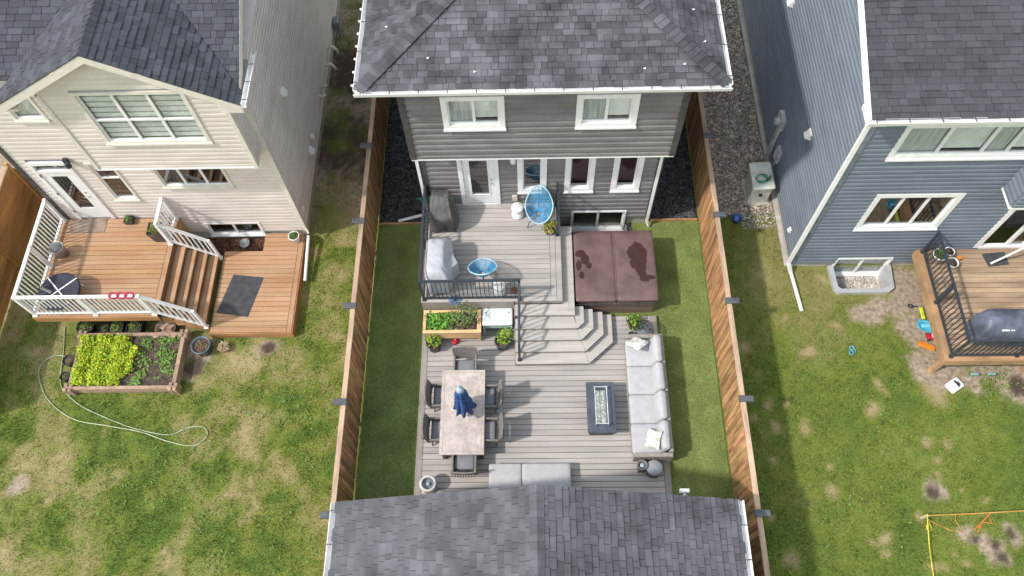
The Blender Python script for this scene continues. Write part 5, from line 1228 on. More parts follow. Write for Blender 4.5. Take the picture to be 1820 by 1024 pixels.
cloth('cover', [(1.26,-2.28,11.38,.36,.38,6),(1.55,-2.28,11.38,.345,.375,6),(1.80,-2.29,11.38,.335,.37,6),(1.96,-2.30,11.39,.325,.36,7),(2.00,-2.30,11.41,.31,.335,7),(2.20,-2.30,11.52,.25,.20,7),(2.28,-2.30,11.56,.235,.15,6),(2.30,-2.30,11.57,.21,.13,5)], CVD, seed=4, wr=.022, parent=t)
for x in (-2.54,-2.02):
    for y in (11.15,11.65): obj('caster', MB().cyl((x-.02,y,1.24),(x+.02,y,1.24),.035,n=10), BLACKM, t)
t = thing('covered_grill', 'grill under a pale grey cover at the deck rail', 'grill', (-2.30, 9.80, 1.2), world=True)
cloth('cover', [(1.28,-2.31,9.80,.34,.64,6),(1.60,-2.31,9.80,.345,.66,6),(1.84,-2.30,9.82,.345,.675,6),(1.92,-2.31,9.82,.335,.665,6),(2.04,-2.33,9.80,.275,.57,6),(2.15,-2.36,9.80,.215,.49,6),(2.175,-2.36,9.80,.195,.46,5)], CVG, seed=9, wr=.016, parent=t)
obj('side_shelf_bulge', MB().add([(-2.0,9.50,1.30),(-2.0,10.08,1.30),(-1.80,9.72,1.34),(-2.0,9.52,1.94),(-2.0,10.05,1.95),(-1.82,9.74,1.86)], [(0,2,5,3),(2,1,4,5),(3,5,4),(0,1,2)]), CVG, t, False)
obj('vent_flap', MB().box(-2.2,-2.16,9.9,10.0,2.155,2.166), BLACKM, t)
for x in (-2.54,-2.06):
    for y in (9.3,10.3): obj('caster', MB().cyl((x-.02,y,1.24),(x+.02,y,1.24),.035,n=10), BLACKM, t)
# ================================================================== STRING CHAIRS AND STOOLS
ACF = mat('pale_blue_frame', (0.42,0.66,0.80), 0.35); ACC = mat('blue_cord', (0.08,0.34,0.57), 0.45, var=.2)
def string_chair():
    t = thing('string_chair', '', 'chair', group='blue string lounge chairs')
    n = 44; C = Vector((0,-.02,.66)); ring = []
    for i in range(n):
        a = 2*math.pi*i/n; s = math.sin(a)
        w = .37-.05*s if s > 0 else .37+.02*s
        ring.append(C+Vector((w*math.cos(a), -.40*s, .29*s+(.06*s*s if s > 0 else .02*s*s))))
    obj('frame_ring', MB().tube(ring, .017, 8, True), ACF, t, True)
    b = MB(); hub = Vector((0,.0,.30))
    inner = []
    for i, p in enumerate(ring):
        d = Vector((p.x, p.y, 0)); q = hub+Vector((p.x*.16, p.y*.16, 0)); inner.append(q)
        mid = p*.45+q*.55; mid.z = p.z*.30+q.z*.70-.0
        pts = [p, p*.72+q*.28+Vector((0,0,-.10*(p.z-.3))), mid, q]
        b.tube(pts, .0075, 4)
    for i in range(n):
        p = (ring[i]+ring[(i+1)%n])*.5; q = (inner[i]+inner[(i+1)%n])*.5; mid = p*.45+q*.55; mid.z = p.z*.30+q.z*.70
        b.tube([p, p*.72+q*.28+Vector((0,0,-.10*(p.z-.3))), mid], .006, 4)
    obj('cords', b, ACC, t)
    obj('hub_ring', MB().tube(inner, .009, 6, True), BLACKM, t)
    for x, y in ((-.30,.26),(.30,.26),(0,-.38)):
        obj('leg', MB().tube([(x*.25,y*.25,.29),(x*.9,y*.9,.22),(x*1.05,y*1.05,0)], .011, 6), BLACKM, t)
    obj('brace', MB().tube([(0,-.10,.29),(0,-.28,.5),(0,-.40,.95)], .010, 6), BLACKM, t)
    return t
c0 = string_chair(); c0.location = (.29,11.42,1.2); c0.rotation_euler = (0,0,math.pi); c0['label'] = 'blue string lounge chair against the house wall under the window'
dup(c0, (-1.18,9.62,1.2), .05, 'blue string lounge chair with its back to the deck railing')
def hourglass():
    t = thing('hourglass_stool', '', 'stool', group='white hourglass stools')
    obj('body', MB().lathe([(0,0),(.145,0),(.165,.03),(.17,.08),(.14,.17),(.105,.22),(.105,.24),(.14,.29),(.168,.36),(.165,.41)], n=28), mat('white_ceramic',(.78,.77,.75),.35,namp=.02), t, True)
    obj('top', MB().lathe([(.165,.41),(.15,.435),(0,.44)], n=28), mat('white_ceramic',(.78,.77,.75),.35,namp=.02), t, True)
    return t
s0 = hourglass(); s0.location = (-.29,11.56,1.2); s0['label'] = 'white hourglass stool near the house door'
dup(s0, (-.77,9.22,1.2), 0, 'white hourglass stool just behind the deck railing')
# ================================================================== POTS AND PLANTS
LF = {}
def leafmat(n, c, var=.35, hue=.02):
    return mat('leaf_'+n, c, .55, spec=.3, var=var, hue=hue, namp=.12, nscale=5)
LG = leafmat('green', (0.10,0.19,0.035)); LY = leafmat('lime', (0.30,0.42,0.03), .3, .02); LD = leafmat('deep', (0.06,0.13,0.03)); LR = leafmat('rosy', (0.30,0.16,0.05), .4, .05); LO = leafmat('olive', (0.17,0.21,0.06))
def pot_plant(name, label, cat, x, y, z, r, h, pm, leaf=None, n=120, fr=None, fh=.2, size=.07, group=None, square=False, taper=.8, rim=True, soil=True, fx=0, fy=0, tilt=.9):
    t = thing(name, label, cat, (x, y, z), group=group)
    if square:
        b = MB(); q = r*taper
        for s in range(4):
            b.T = Matrix.Rotation(s*math.pi/2, 4, 'Z'); b.add([(-q,-q,0),(q,-q,0),(r,-r,h),(-r,-r,h),(-q+.015,-q+.015,0.02),(q-.015,-q+.015,.02),(r-.02,-r+.02,h),(-r+.02,-r+.02,h)], [(0,1,2,3),(3,2,6,7),(7,6,5,4)])
        b.T = None; b.add([(-q,-q,.0),(q,-q,0),(q,q,0),(-q,q,0)], [(3,2,1,0)]); obj('pot', b, pm, t)
        obj('soil', MB().box(-r*.93+.01,r*.93-.01,-r*.93+.01,r*.93-.01,h*.7,h*.85), SOIL, t)
    else:
        obj('pot', MB().lathe([(0,0),(r*taper,0),(r*.97,h*.9),(r*1.05,h*.9) if rim else (r,h*.9),(r*1.05,h) if rim else (r,h),(r*.9,h),(r*.88,h*.8)], n=24), pm, t, True)
        if soil: obj('soil', MB().lathe([(0,h*.86),(r*.5,h*.87),(r*.89,h*.84)], n=20), SOIL, t)
    if leaf:
        fr = fr or r*1.2; P = []
        for i in range(n):
            a = random.uniform(0,6.28); q = fr*math.sqrt(random.random()); P.append((q*math.cos(a)+fx, q*math.sin(a)+fy, h*.85+fh*random.random()*(1.1-(q/fr)**2*.8)))
        lv = leaf if isinstance(leaf, (list, tuple)) else [leaf]
        for i, l in enumerate(lv): obj('foliage', MB().leaves(P[i::len(lv)], size, tilt), l, t)
        st = MB()
        for i in range(6): st.tube([(0,0,h*.8),(fr*.3*math.cos(i)+fx*.5,fr*.3*math.sin(i)+fy*.5,h+fh*.4),(fr*.6*math.cos(i)+fx,fr*.6*math.sin(i)+fy,h+fh*.7)], .005, 4)
        obj('stem', st, LO, t)
    return t
PBL = mat('black_plastic', (0.025,0.025,0.027), .45, namp=.15); PGR = mat('dark_green_plastic', (0.05,0.075,0.075), .5, namp=.1); PPU = mat('purple_glaze', (0.22,0.07,0.14), .35); PWH = WHITE
pot_plant('flower_pot', 'purple pot of yellow green and rosy flowers by the black rail post', 'pot', .57, 11.02, 1.2, .15, .24, PPU, [LY, LR, LO], 150, .19, .2, .07)
pot_plant('small_plant_pot', 'small plant with red flowers at the stair post of the raised deck', 'pot', -.38, 9.22, 1.2, .08, .12, PBL, [LG, leafmat('red',(.4,.03,.03))], 60, .11, .18, .045)
pot_plant('plant_pot', 'black pot with trailing green plant before the wooden planter box', 'pot', -2.52, 8.12, .15, .19, .34, PBL, [LG, LY], 190, .20, .25, .075, fx=.0, fy=.08)
pot_plant('plant_pot', 'dark green pot with leafy plant at the foot of the steps', 'pot', -.72, 8.16, .15, .20, .34, PGR, [LG, LY], 190, .22, .30, .075, fx=.08, fy=.1)
pot_plant('plant_pot', 'black bowl pot with green plant in front of the hot tub', 'pot', 2.78, 8.70, .15, .18, .22, PBL, [LG, LD, LY], 190, .22, .2, .07)
t = thing('small_dark_pot', 'small dark empty pot next to the smoked glass table', 'pot', (2.70, 8.36, .15)); obj('pot', MB().lathe([(0,0),(.07,0),(.095,.16),(.1,.17),(.085,.17),(.07,.05),(0,.05)], n=20), mat('petrol_glaze',(.03,.05,.055),.3), t, True); obj('pebble_fill', MB().lathe([(0,.11),(.05,.115),(.08,.10)], n=14), BLKG, t)
PW = mat('pine_planter', (0.66,0.43,0.22), .6, var=.08, namp=.12, nscale=4, stretch=(.5,3,3), fscale=20, famp=.06)
def planter():
    t = thing('planter_box', 'raised pine planter box full of greens below the deck railing', 'planter', (-2.02, 8.62, .15), world=True)
    x0, x1, y0, y1 = -2.76, -1.28, 8.29, 8.90
    for k in range(3):
        z = .36+k*.135; obj('front_board', MB().box(x0+.03,x1-.03,y0,y0+.025,z,z+.13), PW, t); obj('back_board', MB().box(x0+.03,x1-.03,y1-.025,y1,z,z+.13), PW, t)
        for x in (x0, x1-.025): obj('end_board', MB().box(x,x+.025,y0+.0,y1,z,z+.13), PW, t)
    obj('cap_board', MB().box(x0-.02,x1+.02,y0-.03,y0+.06,.766,.786).box(x0-.02,x1+.02,y1-.06,y1+.02,.766,.786).box(x0-.02,x0+.06,y0+.062,y1-.062,.766,.786).box(x1-.09,x1+.02,y0+.062,y1-.062,.766,.786), PW, t)
    for x in (x0+.05, x1-.05):
        for y in (y0+.04, y1-.04): obj('leg', MB().box(x-.035,x+.035,y-.035,y+.035,.15,.36), PW, t)
    obj('shelf', MB().box(x0+.05,x1-.05,y0+.06,y1-.06,.22,.24), PW, t)
    obj('soil', MB().box(x0+.03,x1-.03,y0+.03,y1-.03,.6,.70), SOIL, t)
    P = [(random.uniform(x0+.1,x0+.75),random.uniform(y0+.1,y1-.06),.70+random.random()*.14) for i in range(420)]; obj('lettuce_row', MB().leaves(P,.085,1.0,.7), leafmat('lettuce',(.13,.28,.04)), t, kind='stuff')
    P = [(random.uniform(x0+.6,x1-.35),random.uniform(y0+.1,y1-.06),.70+random.random()*.12) for i in range(160)]; obj('salad_row', MB().leaves(P,.075,1.0,.6), LO, t, kind='stuff')
    P = []
    for i in range(300):
        a = random.uniform(0,6.28); r = .26*math.sqrt(random.random()); P.append((x1-.42+r*math.cos(a)*1.4, y0+.40+r*math.sin(a), .85+random.random()*.38))
    tm = obj('tomato_plant', MB().leaves(P,.07,.9,.45), leafmat('sage',(.14,.20,.07)), t, kind='stuff')
    for q in (-.6,-.42,-.25): obj('stem', MB().tube([(x1+q,y0+.35,.7),(x1+q+.03,y0+.40,1.0),(x1+q+.05,y0+.42,1.2)], .008, 5), LO, tm)
planter()
def cooler():
    t = thing('cooler_cart', 'mint green cooler chest on legs beside the wooden planter box', 'cooler', (-.84, 8.74, .15))
    MT = mat('mint_paint', (0.52,0.72,0.68), .35, namp=.05, nscale=2); MW = mat('mint_white', (0.70,0.80,0.78), .35, namp=.04)
    obj('body', MB().rbox(0,.02,.40,.74,.44,.30,.03), MT, t, True); obj('lid', MB().rbox(0,.0,.585,.79,.52,.055,.025), MW, t, True)
    for x in (-.36,.36):
        for y in (-.20,.22): obj('leg', MB().box(x-.02,x+.02,y-.02,y+.02,0,.42), MT, t)
    obj('lid_seam', MB().box(-.37,.37,.12,.125,.6125,.616), MT, t); obj('side_handle', MB().tube([(.37,-.1,.45),(.43,-.08,.47),(.43,.08,.47),(.37,.1,.45)], .012, 6), BLACKM, t)
    for x in (-.30,.30): obj('bolt', MB().cyl((x,.1,.612),(x,.1,.618),.02,n=8), BLACKM, t)
cooler()
t = thing('watering_can', 'small red watering can under the wooden planter box', 'watering can', (-2.0, 8.26, .15)); RED = mat('red_plastic', (.42,.02,.03), .4)
obj('body', MB().lathe([(0,0),(.08,0),(.085,.1),(.06,.13),(.05,.12),(0,.11)], n=16), RED, t, True); obj('spout', MB().tube([(.07,0,.05),(.14,0,.1),(.18,0,.16)], .014, 6), RED, t); obj('handle', MB().tube([(-.06,0,.12),(-.12,0,.10),(-.11,0,.03),(-.08,0,.02)], .01, 6), mat('blue_plastic',(.03,.10,.35),.4), t)
t = thing('garden_spinner', 'blue pinwheel ornament tied to the deck railing', 'ornament', (-1.92, 8.98, 1.25))
for k in range(6):
    b = MB(); b.T = Matrix.Rotation(k*math.pi/3, 4, 'Z'); obj('vane', b.add([(.02,0,0),(.12,-.03,.015),(.17,.01,.0),(.12,.05,-.01),(.02,0,-.006),(.12,-.03,.009),(.17,.01,-.006),(.12,.05,-.016)], [(0,1,2,3),(7,6,5,4),(0,4,5,1),(1,5,6,2),(2,6,7,3),(3,7,4,0)]), mat('spinner_blue',(.06,.14,.32),.4), t)
obj('hub', MB().lathe([(0,.02),(.025,.015),(.03,-.01),(0,-.02)], n=10), BLACKM, t); obj('stake', MB().tube([(0,0,-.02),(.06,.04,-.05),(.3,.02,-.1)], .008, 5), BLACKM, t)
t = thing('storage_tub', 'dark lidded tub with turquoise star tool on the black gravel', 'tub', (-3.08, 12.85, .04)); obj('bin', MB().box(-.2,.2,-.45,.45,0,.22,.02), mat('tub_brown',(.035,.028,.028),.6), t); obj('lid', MB().box(-.22,.22,-.47,.47,.222,.25,.01), mat('tub_brown',(.035,.028,.028),.6), t)
t = thing('star_sprinkler', 'turquoise three armed sprinkler on the dark tub', 'sprinkler', (-3.12, 12.72, .295))
TQ = mat('turquoise_plastic', (.05,.45,.36), .4)
for k in range(3): obj('arm', MB().tube([(0,0,.02),(.12*math.cos(k*2.09+.9),.12*math.sin(k*2.09+.9),.02)], .012, 6), TQ, t)
obj('hub', MB().cyl((0,0,0),(0,0,.04),.022,n=10), TQ, t)
# ================================================================== BEIGE HOUSE YARD
GWOOD = mat('weathered_timber', (0.34,0.235,0.17), .8, var=.12, namp=.15, nscale=5, stretch=(1,1,3), fscale=25, famp=.12)
def garden_bed():
    t = thing('garden_bed', 'timber framed garden bed of lime lettuce and seedlings behind the orange deck', 'garden bed', (-10.65, 7.78, 0), world=True)
    x0, x1, y0, y1 = -12.02, -9.27, 7.03, 8.54
    for k in range(2):
        z = .02+k*.15
        obj('front_timber', MB().box(x0-.10,x1+.10,y0-.045,y0+.045,z,z+.142,.008), GWOOD, t); obj('back_timber', MB().box(x0-.10,x1+.10,y1-.045,y1+.045,z,z+.142,.008), GWOOD, t)
        for x in (x0, x1):
            w = .04 if x == x0 else .055
            obj('side_timber', MB().box(x-w,x+w,y0+.047,y1-.047,z+.004,z+.146,.008), GWOOD, t)
    for x in (x0, x1):
        for y in (y0, y1):
            for (dx, dy) in ((-.07,-.06),(.06,-.07),(-.06,.07),(.07,.06)): obj('corner_block', MB().box(x+dx-.045,x+dx+.045,y+dy-.045,y+dy+.045,.02,.345+random.uniform(-.01,.02),.01), GWOOD, t)
    obj('soil', MB().box(x0+.04,x1-.055,y0+.046,y1-.046,.05,.24), SOIL, t)
    P = []
    while len(P) < 5200:
        x = random.uniform(x0+.06,-10.38); y = random.uniform(y0+.07,y1-.07)
        e = -10.52+.14*math.sin(y*5)+.10*math.sin(y*11+1)
        if x > e: continue
        if abs(math.sin(x*6.5)*math.sin(y*6.1)) < .05 and random.random() < .8: continue
        hgt = .08+.16*abs(math.sin(x*6.5)*math.sin(y*6.1))+.05*random.random(); P.append((x, y, .23+hgt*random.random()**.5))
    o = obj('lettuce_mass', MB().leaves(P[::3],.066,1.0,.75), leafmat('lime_lettuce',(.36,.47,.02),.25,.015), t); o['kind'] = 'stuff'
    o = obj('lettuce_mass', MB().leaves(P[1::3],.06,1.1,.75), leafmat('bright_lettuce',(.25,.42,.03),.3,.015), t); o['kind'] = 'stuff'
    o = obj('lettuce_mass', MB().leaves(P[2::3],.062,.9,.7), leafmat('gold_lettuce',(.46,.48,.03),.2,.015), t); o['kind'] = 'stuff'
    Q = []
    for i in range(150):
        cx = random.uniform(-10.35,x1-.12); cy = random.uniform(y0+.1,y1-.1); r = random.uniform(.03,.085)
        if fbm(np.array([cx*2.2]), np.array([cy*2.2]))[0] < .40: continue
        for k in range(int(9+90*r)): Q.append((cx+random.gauss(0,r), cy+random.gauss(0,r), .24+random.random()*.07))
    o = obj('seedlings', MB().leaves(Q,.055,.7,.7), leafmat('seedling',(.15,.26,.05),.35,.025), t); o['kind'] = 'stuff'
garden_bed()
pot_plant('nursery_pot', 'round black nursery pot of leafy greens under the white front rail', 'pot', -12.04, 8.80, 0, .23, .26, PBL, [LG, LO], 130, .19, .12, .06, group='pots along the deck edge')
pot_plant('nursery_pot', 'small round black pot between the larger pots at the deck edge', 'pot', -11.55, 8.78, 0, .13, .2, PBL, [LD], 30, .08, .06, .04, group='pots along the deck edge')
pot_plant('square_pot', 'square black pot of green leaves, third along the deck edge', 'pot', -11.18, 8.80, 0, .21, .3, PBL, [LG, LO], 130, .15, .12, .06, square=True, group='pots along the deck edge')
pot_plant('square_pot', 'square black pot of pale leaves nearest the stair', 'pot', -10.68, 8.80, 0, .21, .3, PBL, [LO, LG], 130, .15, .12, .06, square=True, group='pots along the deck edge')
t = thing('barrel_planter', 'cut half barrel tub lying with timber offcuts below the stair rail', 'tub', (-9.86, 8.76, 0))
BR = mat('barrel_wood', (.32,.22,.16), .8, namp=.2); obj('tub', MB().lathe([(0,.02),(.2,.0),(.26,.22),(.275,.22),(.25,.08),(0,.06)], n=20), BR, t, True); obj('hoop', MB().tube([(.27*math.cos(2*math.pi*i/20),.27*math.sin(2*math.pi*i/20),.2) for i in range(20)],.012,5,True), WHITE2, t)
for k, (x, y, r) in enumerate(((-.1,-.22,.5),(.2,-.25,-.3),(.05,.05,.9))):
    b = MB(); b.T = Matrix.Translation((x,y,.24+.02*k)) @ Matrix.Rotation(r,4,'Z'); obj('offcut', b.box(-.17,.17,-.05,.05,0,.03), GWOOD, t)
for (x, y, r, lab) in ((-12.27,7.84,.15,'empty black pot beside the lettuce bed, nearer the deck'),(-12.24,7.38,.13,'black pot with a sprout beside the lettuce bed, nearer the lawn')):
    pot_plant('nursery_pot', lab, 'pot', x, y, 0, r, .24, PBL, [LG] if r < .14 else None, 14, .05, .08, .05, group='black pots beside the bed')
pot_plant('glazed_pot', 'large blue grey glazed pot of bare soil by the platform corner', 'pot', -8.74, 8.18, 0, .25, .36, mat('blue_glaze',(.10,.125,.165),.3,namp=.15), [LR], 40, .16, .03, .05)
t = pot_plant('straw_pot', 'small pot of dry straw beside the blue grey pot', 'pot', -8.20, 8.20, 0, .13, .18, mat('clay_pale',(.42,.33,.24),.8), None)
sp = MB()
for i in range(140):
    a = random.uniform(0,6.28); r = random.uniform(.04,.2); sp.tube([(0.02*math.cos(a),.02*math.sin(a),.16),(r*.6*math.cos(a),r*.6*math.sin(a),.2),(r*math.cos(a+.3),r*math.sin(a+.3),.17)], .004, 3)
obj('straw', sp, mat('straw',(.55,.43,.27),.8,var=.3), t)
# hoses
def smooth_path(P, z, n=8):
    P = [Vector((x,y,z)) for x, y in P]; out = []
    for i in range(len(P)-1):
        a, b, c, d = P[max(i-1,0)], P[i], P[i+1], P[min(i+2,len(P)-1)]
        for k in range(n):
            t = k/n; out.append(.5*((2*b)+(c-a)*t+(2*a-5*b+4*c-d)*t*t+(3*b-a-3*c+d)*t**3))
    return out+[P[-1]]
hs = obj('garden_hose', MB().tube(smooth_path([(-12.45,8.02),(-12.8,8.05),(-13.06,7.86),(-13.08,7.5),(-12.66,6.82),(-11.85,6.28),(-10.92,6.09),(-10.01,5.92),(-9.23,5.66),(-8.56,5.55),(-8.27,5.8),(-8.4,6.03),(-8.79,6.02),(-9.26,5.84),(-10.02,5.97),(-10.65,6.17),(-11.63,6.58),(-12.17,6.95),(-12.45,7.3),(-12.6,8.2),(-12.75,8.9)],.03), .013, 6), mat('hose_green',(.36,.42,.27),.5)); tag(hs, 'pale green garden hose looped across the straw lawn', 'hose')
# things on the orange deck
mt = obj('door_mat', MB().box(-12.60,-11.62,11.2,11.64,1.201,1.212,.003), mat('taupe_mat',(.26,.2,.155),.9,bump=.5,bscale=120)); tag(mt, 'taupe door mat at the beige house back door', 'mat')
b = MB(); b.prism([(-8.21,10.31),(-7.36,10.21),(-7.62,9.01),(-8.49,9.14)], .301, .314); mt = obj('floor_mat', b, mat('charcoal_mat',(.055,.058,.065),.85,namp=.15,fscale=60,famp=.2,bump=.4,bscale=120)); tag(mt, 'charcoal rubber mat lying askew on the low platform', 'mat')
t = thing('metal_bin', 'round galvanised bin beside the white side railing', 'bin', (-12.58,10.52,1.2)); ZN = mat('zinc',(.42,.42,.41),.45,.5,namp=.12)
obj('bin', MB().lathe([(0,.02),(.15,.02),(.155,0),(.185,.36),(.195,.37),(.185,.38),(.17,.36),(.14,.08),(0,.08)], n=24), ZN, t, True); obj('litter', MB().box(-.06,.05,-.05,.06,.09,.16), mat('cardboard',(.35,.24,.16),.9), t)
t = thing('round_table', 'round navy table with white crossing bars at the railing corner', 'table', (-12.14,9.2,1.2)); NV = mat('navy_fabric',(.025,.028,.045),.7,namp=.2)
obj('tabletop', MB().lathe([(0,.42),(.52,.42),(.54,.40),(.54,.36),(.5,.35),(0,.35)], n=36), NV, t, False)
for a in (.75,2.35): 
    q = MB(); q.T = Matrix.Rotation(a,4,'Z'); obj('cross_bar', q.box(-.53,.53,-.016,.016,.4205+.006*(a>1),.431+.006*(a>1)), WHITE2, t)
for x in (-.3,.3):
    for y in (-.3,.3): obj('leg', MB().cyl((x,y,.36),(x*1.2,y*1.2,0),.016,n=8), WHITE2, t)
t = thing('steel_flask', 'steel grey cylinder lying on the rim of the navy table', 'flask', (-12.56,9.25,1.66)); obj('body', MB().cyl((0,0,0),(.28,-.12,0),.05,n=14), mat('steel_grey',(.3,.3,.32),.35,.6), t, True); obj('cap', MB().cyl((-.06,.025,0),(-.001,0,0),.035,n=12), BLACKM, t)
pot_plant('tall_planter', 'tall black square planter of greens at the stair head', 'planter', -9.98,11.0,1.2,.19,.50,mat('black_resin',(.03,.03,.036),.4),[LG,LO,LR],140,.15,.18,.07,square=True,taper=.72)
pot_plant('small_planter', 'small dark square pot with succulent by the beige wall', 'pot', -10.96,11.52,1.2,.12,.15,mat('brown_resin',(.06,.045,.045),.5),[LG],60,.08,.1,.06,square=True)
pot_plant('bucket_plant', 'white bucket with round green plant by the downspout', 'pot', -6.60,11.40,.3,.15,.26,WHITE,[LG,LD],150,.12,.1,.045,rim=True,taper=.85)
t = thing('glass_lantern', 'grey lantern standing against the white railing by the wall', 'lantern', (-9.95,11.50,1.2)); obj('base', MB().box(-.09,.09,-.09,.09,0,.04,.01), ZN, t); obj('body', MB().lathe([(.075,.04),(.085,.1),(.085,.3),(.05,.36)], n=16), CLEAR, t, True); obj('top', MB().lathe([(.09,.34),(.06,.4),(.02,.44),(0,.45)], n=16), ZN, t, True); obj('ring', MB().tube([(.04*math.cos(i*.63),0,.48+.04*math.sin(i*.63)) for i in range(10)],.006,5,True), ZN, t)
t = thing('glass_float', 'round glass bowl on the red brown mulch', 'bowl', (-8.11,11.40,.08)); obj('bowl', MB().lathe([(0,0),(.08,.01),(.13,.06),(.145,.12),(.135,.12),(.12,.07),(.07,.03),(0,.02)], n=22), mat('bowl_glass',(.42,.42,.40),.15,spec=.8), t, True)
for i, x in enumerate((-10.30,-10.10,-9.90)):
    o = obj('pool_noodle_ring', MB().tube([(x+.11*math.cos(a*.33), 8.72+.085*math.sin(a*.33), 2.25+.02*math.sin(a)) for a in range(19)], .022, 8, True), mat('crimson_foam',(.42,.02,.07),.6), None, True)
    tag(o, ('crimson ring on the white rail, farthest from the stair','crimson ring on the white rail, middle of three','crimson ring on the white rail, nearest the stair')[i], 'ring', 'crimson rings on the white rail')
# ================================================================== BLUE HOUSE YARD
t = thing('utility_cabinet', 'pale green grey utility cabinet on the gravel beside the blue house', 'cabinet', (6.60,12.85,0), world=True)
UC = mat('utility_paint', (.60,.61,.55), .5, namp=.06); b = MB()
b.add([(6.34,12.58,.05),(6.90,12.62,.05),(6.93,13.36,.05),(6.37,13.32,.05),(6.32,12.55,.78),(6.90,12.60,.78),(6.93,13.38,.90),(6.35,13.34,.90)], [(3,2,1,0),(0,1,5,4),(1,2,6,5),(2,3,7,6),(3,0,4,7),(4,5,6,7)])
obj('body', b, UC, t)
b = MB(); b.T = Matrix.Translation((6.62,12.96,.88)) @ Matrix.Rotation(math.radians(6),4,'X') @ Matrix.Rotation(.05,4,'Z'); obj('lid', b.rbox(0,0,0,.63,.88,.09,.045,.02), UC, t, True)
obj('base_slab', MB().box(6.30,6.96,12.54,13.42,-.02,.05), CONC, t); obj('latch', MB().box(6.57,6.66,12.54,12.60,.45,.55), BLACKM, t)
hc = MB(); hc.tube([(.13*math.cos(a*.35)*(1+.01*a),.15*math.sin(a*.35)*(1-.006*a),.01+.002*a) for a in range(50)], .012, 6); hc.tube([(.05,-.1,.03),(.2,-.12,.03),(.3,.02,.02)], .014, 6)
o = obj('hose_coil', hc, mat('emerald_hose',(.03,.26,.14),.4)); tag(o, 'emerald green hose coil on top of the utility cabinet', 'hose'); o.location = (6.55,12.80,.945); o.rotation_euler = (.1,0,.3)
o = obj('hose_nozzle', MB().tube([(0,0,0),(.1,.04,.01),(.16,.1,.02)],.02,6).tube([(.02,-.06,0),(.06,.0,.01)],.018,6), BLACKM); tag(o, 'black hose nozzle lying on the utility cabinet lid', 'nozzle'); o.location = (6.68,12.78,.955)
t = thing('blue_pail', 'small blue pail on the grass where the brown gravel ends', 'pail', (5.95,12.02,0)); BP = mat('bright_blue_plastic',(.02,.10,.42),.35); obj('pail', MB().lathe([(0,.02),(.09,0),(.125,.17),(.14,.18),(.12,.18),(.08,.04),(0,.04)], n=18), BP, t, True); obj('inner_ball', MB().lathe([(0,.2),(.06,.18),(.085,.12),(.06,.06),(0,.04)], n=14), mat('pale_blue_plastic',(.12,.25,.5),.4), t, True)
# on the timber deck
t = thing('covered_grill', 'long grill under a navy cover behind the black railing', 'grill', (11.9,7.92,1.0), world=True)
cloth('cover', [(1.10,11.95,7.95,1.05,.36,4),(1.40,11.95,7.95,1.06,.37,4),(1.66,11.95,7.95,1.05,.37,4),(1.80,11.95,7.97,1.0,.34,4),(1.92,11.97,7.99,.93,.25,4),(1.98,11.98,8.0,.85,.14,3.5)], CVN, 56, .02, 21, t)
obj('cover_emblem', MB().box(11.32,11.50,7.66,7.70,1.885,1.90).box(11.53,11.62,7.665,7.69,1.886,1.90), WHITE, t)
for x in (11.1,12.7): obj('caster', MB().cyl((x,7.9,1.04),(x+.04,7.9,1.04),.04,n=10), BLACKM, t)
b = MB(); b.prism([(11.97,10.27),(12.57,10.33),(12.59,9.95),(12.05,9.89)], 1.003, 1.018); o = obj('door_mat', b, mat('charcoal_mat',(.055,.058,.065),.85)); tag(o, 'small charcoal door mat on the timber deck', 'mat')
t = thing('folded_parasol', 'folded white parasol leaning towards the open doorway', 'parasol', (12.12,9.98,1.0))
obj('pole', MB().cyl((0,0,.02),(1.5,.22,2.0),.026,n=10), WHITE2, t)
b = MB(); b.T = Matrix.Translation((.5,.075,.67)) @ Vector((0,0,1)).rotation_difference(Vector((1.5,.22,2.0))).to_matrix().to_4x4()
obj('canopy', b.lathe([(.05,0),(.13,.05),(.14,.3),(.10,.9),(.05,1.4),(.02,1.6)], n=40, wob=lambda a, j: 1+.25*math.sin(7*a)*(1-j/6)), mat('white_canvas',(.74,.76,.77),.7,namp=.05), t, True)
pot_plant('white_planter', 'white pot with dark plant where the black railing meets the wall', 'pot', 10.72,10.12,1.0,.17,.3,WHITE,[LD,LG],140,.16,.2,.06,group='white pots on the timber deck')
pot_plant('white_planter', 'empty white pot beside the planted one on the timber deck', 'pot', 11.02,9.92,1.0,.15,.24,WHITE,None,group='white pots on the timber deck')
pot_plant('white_planter', 'low white bowl close to the blue house wall', 'pot', 11.06,10.28,1.0,.13,.18,WHITE,None,group='white pots on the timber deck')
t = thing('toy_truck', 'little orange toy on the timber deck by the doorway', 'toy', (11.33,10.14,1.0)); obj('body', MB().box(-.07,.07,-.04,.04,.03,.09,.01), mat('orange_plastic',(.65,.22,.03),.4), t)
for x in (-.045,.045):
    for y in (-.045,.045): obj('wheel', MB().cyl((x,y-.008,.025),(x,y+.008,.025),.025,n=10), BLACKM, t)
